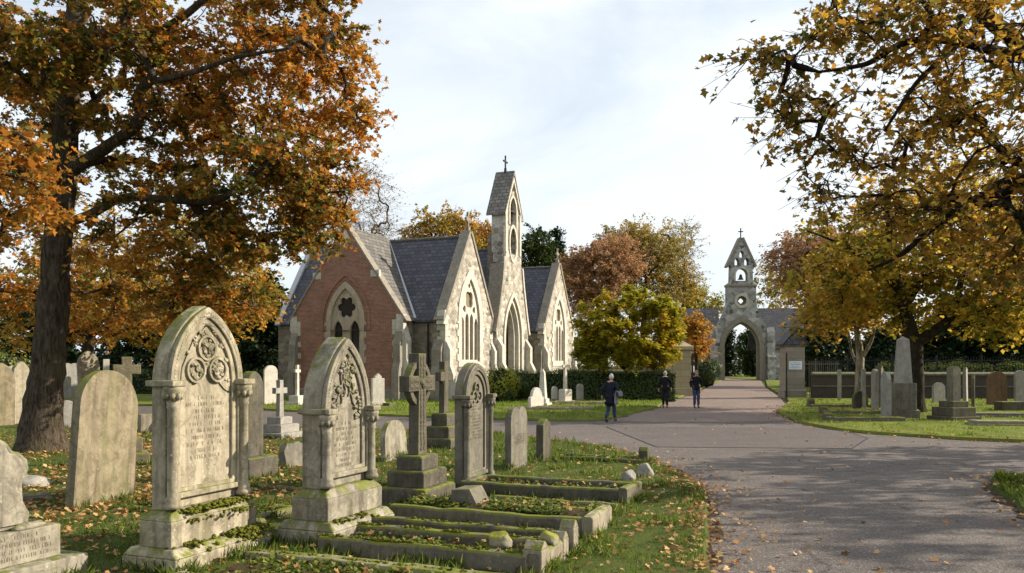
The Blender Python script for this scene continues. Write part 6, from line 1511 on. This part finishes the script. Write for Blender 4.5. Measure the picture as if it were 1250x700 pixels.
# wood edge all round the horizon so that no bare plain shows between the trees
for i, (px, Y, t, w, m, lab) in enumerate(((640, 125, 385, 60, 'hedge', 'green tree in the wood edge behind the chapel'), (740, 130, 390, 60, 'olive', 'brown tree in the wood edge behind the acer'), (830, 135, 395, 40, 'hedge', 'green tree in the wood edge left of the gatehouse'), (985, 140, 390, 50, 'olive', 'brown tree in the wood edge right of the gatehouse'), (470, 120, 380, 70, 'hedge', 'green tree in the wood edge behind the brick wing'))): yew(lab, px, Y, t, w, 80 + i, m, 60, .5, 44)
# trees on the near right, just outside the view, that shade the road
for i, (x, y, hgt, rr, lab) in enumerate(((18.5, 15.4, 8.6, 3.0, 'amber tree on the right verge outside the view'), (20.5, 19.6, 9.0, 2.8, 'second amber tree farther along the right verge'), (23, 13.5, 10.5, 3.4, 'tall amber tree beyond the verge outside the view'), (14.5, 6.2, 8, 2.6, 'tree on the right verge level with the camera'))):
    tree('autumn_tree', lab, [(x, y, -.1, .3), (x, y, hgt * .4, .24), (x, y, hgt * .9, .06)], [], [(x, y, hgt * .6, rr, rr, hgt * .36, 85)], 'amber', 'barkdark', .22, 'kite', 40, .5, 90 + i)
# ---------------------------------------------------------------- sky, sun, camera
EL, AZS = R(27), R(10)                         # sun: from the right, slightly beyond
D = Vector((math.cos(AZS) * math.cos(EL), math.sin(AZS) * math.cos(EL), math.sin(EL)))
w = bpy.data.worlds.new('World'); sc.world = w; w.use_nodes = True; t = w.node_tree; t.nodes.clear()
sky = t.nodes.new('ShaderNodeTexSky'); sky.sky_type = 'NISHITA'; sky.sun_disc = False; sky.sun_elevation = EL; sky.sun_rotation = math.atan2(D.x, D.y)
sky.air_density = 1.0; sky.dust_density = 1.5; sky.ozone_density = 1.0
tc = t.nodes.new('ShaderNodeTexCoord'); mp = t.nodes.new('ShaderNodeMapping'); mp.inputs['Scale'].default_value = (1, 1, 2.6); mp.inputs['Rotation'].default_value = (0, 0, .5); t.links.new(tc.outputs['Generated'], mp.inputs[0])
nz = t.nodes.new('ShaderNodeTexNoise'); nz.inputs['Scale'].default_value = 1.7; nz.inputs['Detail'].default_value = 6; nz.inputs['Roughness'].default_value = .55; nz.inputs['Distortion'].default_value = .4; t.links.new(mp.outputs[0], nz.inputs['Vector'])
rp_ = t.nodes.new('ShaderNodeValToRGB'); rp_.color_ramp.elements[0].position = .34; rp_.color_ramp.elements[0].color = (.35, .35, .35, 1); rp_.color_ramp.elements[1].position = .60; rp_.color_ramp.elements[1].color = (.97, .97, .97, 1); t.links.new(nz.outputs['Fac'], rp_.inputs[0])
mx = t.nodes.new('ShaderNodeMix'); mx.data_type = 'RGBA'; t.links.new(rp_.outputs[0], mx.inputs[0]); t.links.new(sky.outputs[0], mx.inputs[6]); mx.inputs[7].default_value = (5.9, 6.3, 6.6, 1)
bg = t.nodes.new('ShaderNodeBackground'); bg.inputs['Strength'].default_value = .10; t.links.new(mx.outputs[2], bg.inputs[0])
ou = t.nodes.new('ShaderNodeOutputWorld'); t.links.new(bg.outputs[0], ou.inputs[0])
sl = bpy.data.lights.new('sun', 'SUN'); sl.energy = 5.0; sl.angle = R(.5); sl.color = (1, .90, .75)
so = bpy.data.objects.new('sun', sl); COL.objects.link(so); so.rotation_euler = D.to_track_quat('Z', 'Y').to_euler(); so.location = D * 60
cd = bpy.data.cameras.new('camera'); co = bpy.data.objects.new('camera', cd); COL.objects.link(co)
co.location = (0, 0, CAM_H); co.rotation_euler = (R(90), 0, 0); cd.sensor_width = 36; cd.lens = 28.8; cd.shift_y = 95 / 1250; cd.clip_start = .1; cd.clip_end = 2000
sc.camera = co
sc.render.engine = 'CYCLES'; sc.cycles.use_denoising = True
try: sc.cycles.denoiser = 'OPENIMAGEDENOISE'
except Exception: pass
sc.cycles.max_bounces = 6; sc.cycles.diffuse_bounces = 3; sc.cycles.glossy_bounces = 2; sc.cycles.transmission_bounces = 4; sc.cycles.use_adaptive_sampling = True; sc.cycles.adaptive_threshold = .02
sc.cycles.sample_clamp_indirect = 6
vs_ = sc.view_settings; vs_.view_transform = 'Standard'; vs_.look = 'None'; vs_.exposure = .78; vs_.gamma = 1; vs_.use_curve_mapping = False
sc.display_settings.display_device = 'sRGB'

GRP = {'headstone': 'headstones in the cemetery', 'grave kerb': 'kerbed graves', 'cross': 'stone crosses', 'obelisk': 'obelisk monuments', 'gate pier': 'gate piers', 'gate': 'iron gate leaves', 'hedge': 'clipped hedges', 'bush': 'rounded shrubs', 'ledger stone': 'flat ledger stones', 'stone': 'loose stones', 'railing': 'railings', 'wall': 'boundary walls', 'person': 'people walking on the drive', 'grave marker': 'small grave markers', 'monument': 'narrow monuments'}
for o in bpy.data.objects:
    if o.parent is None and o.get('category'):
        c = o['category']
        if c == 'tree': o['group'] = 'dark yews and wood edge' if o.name.startswith('yew') else 'autumn trees'
        elif c in GRP: o['group'] = GRP[c]
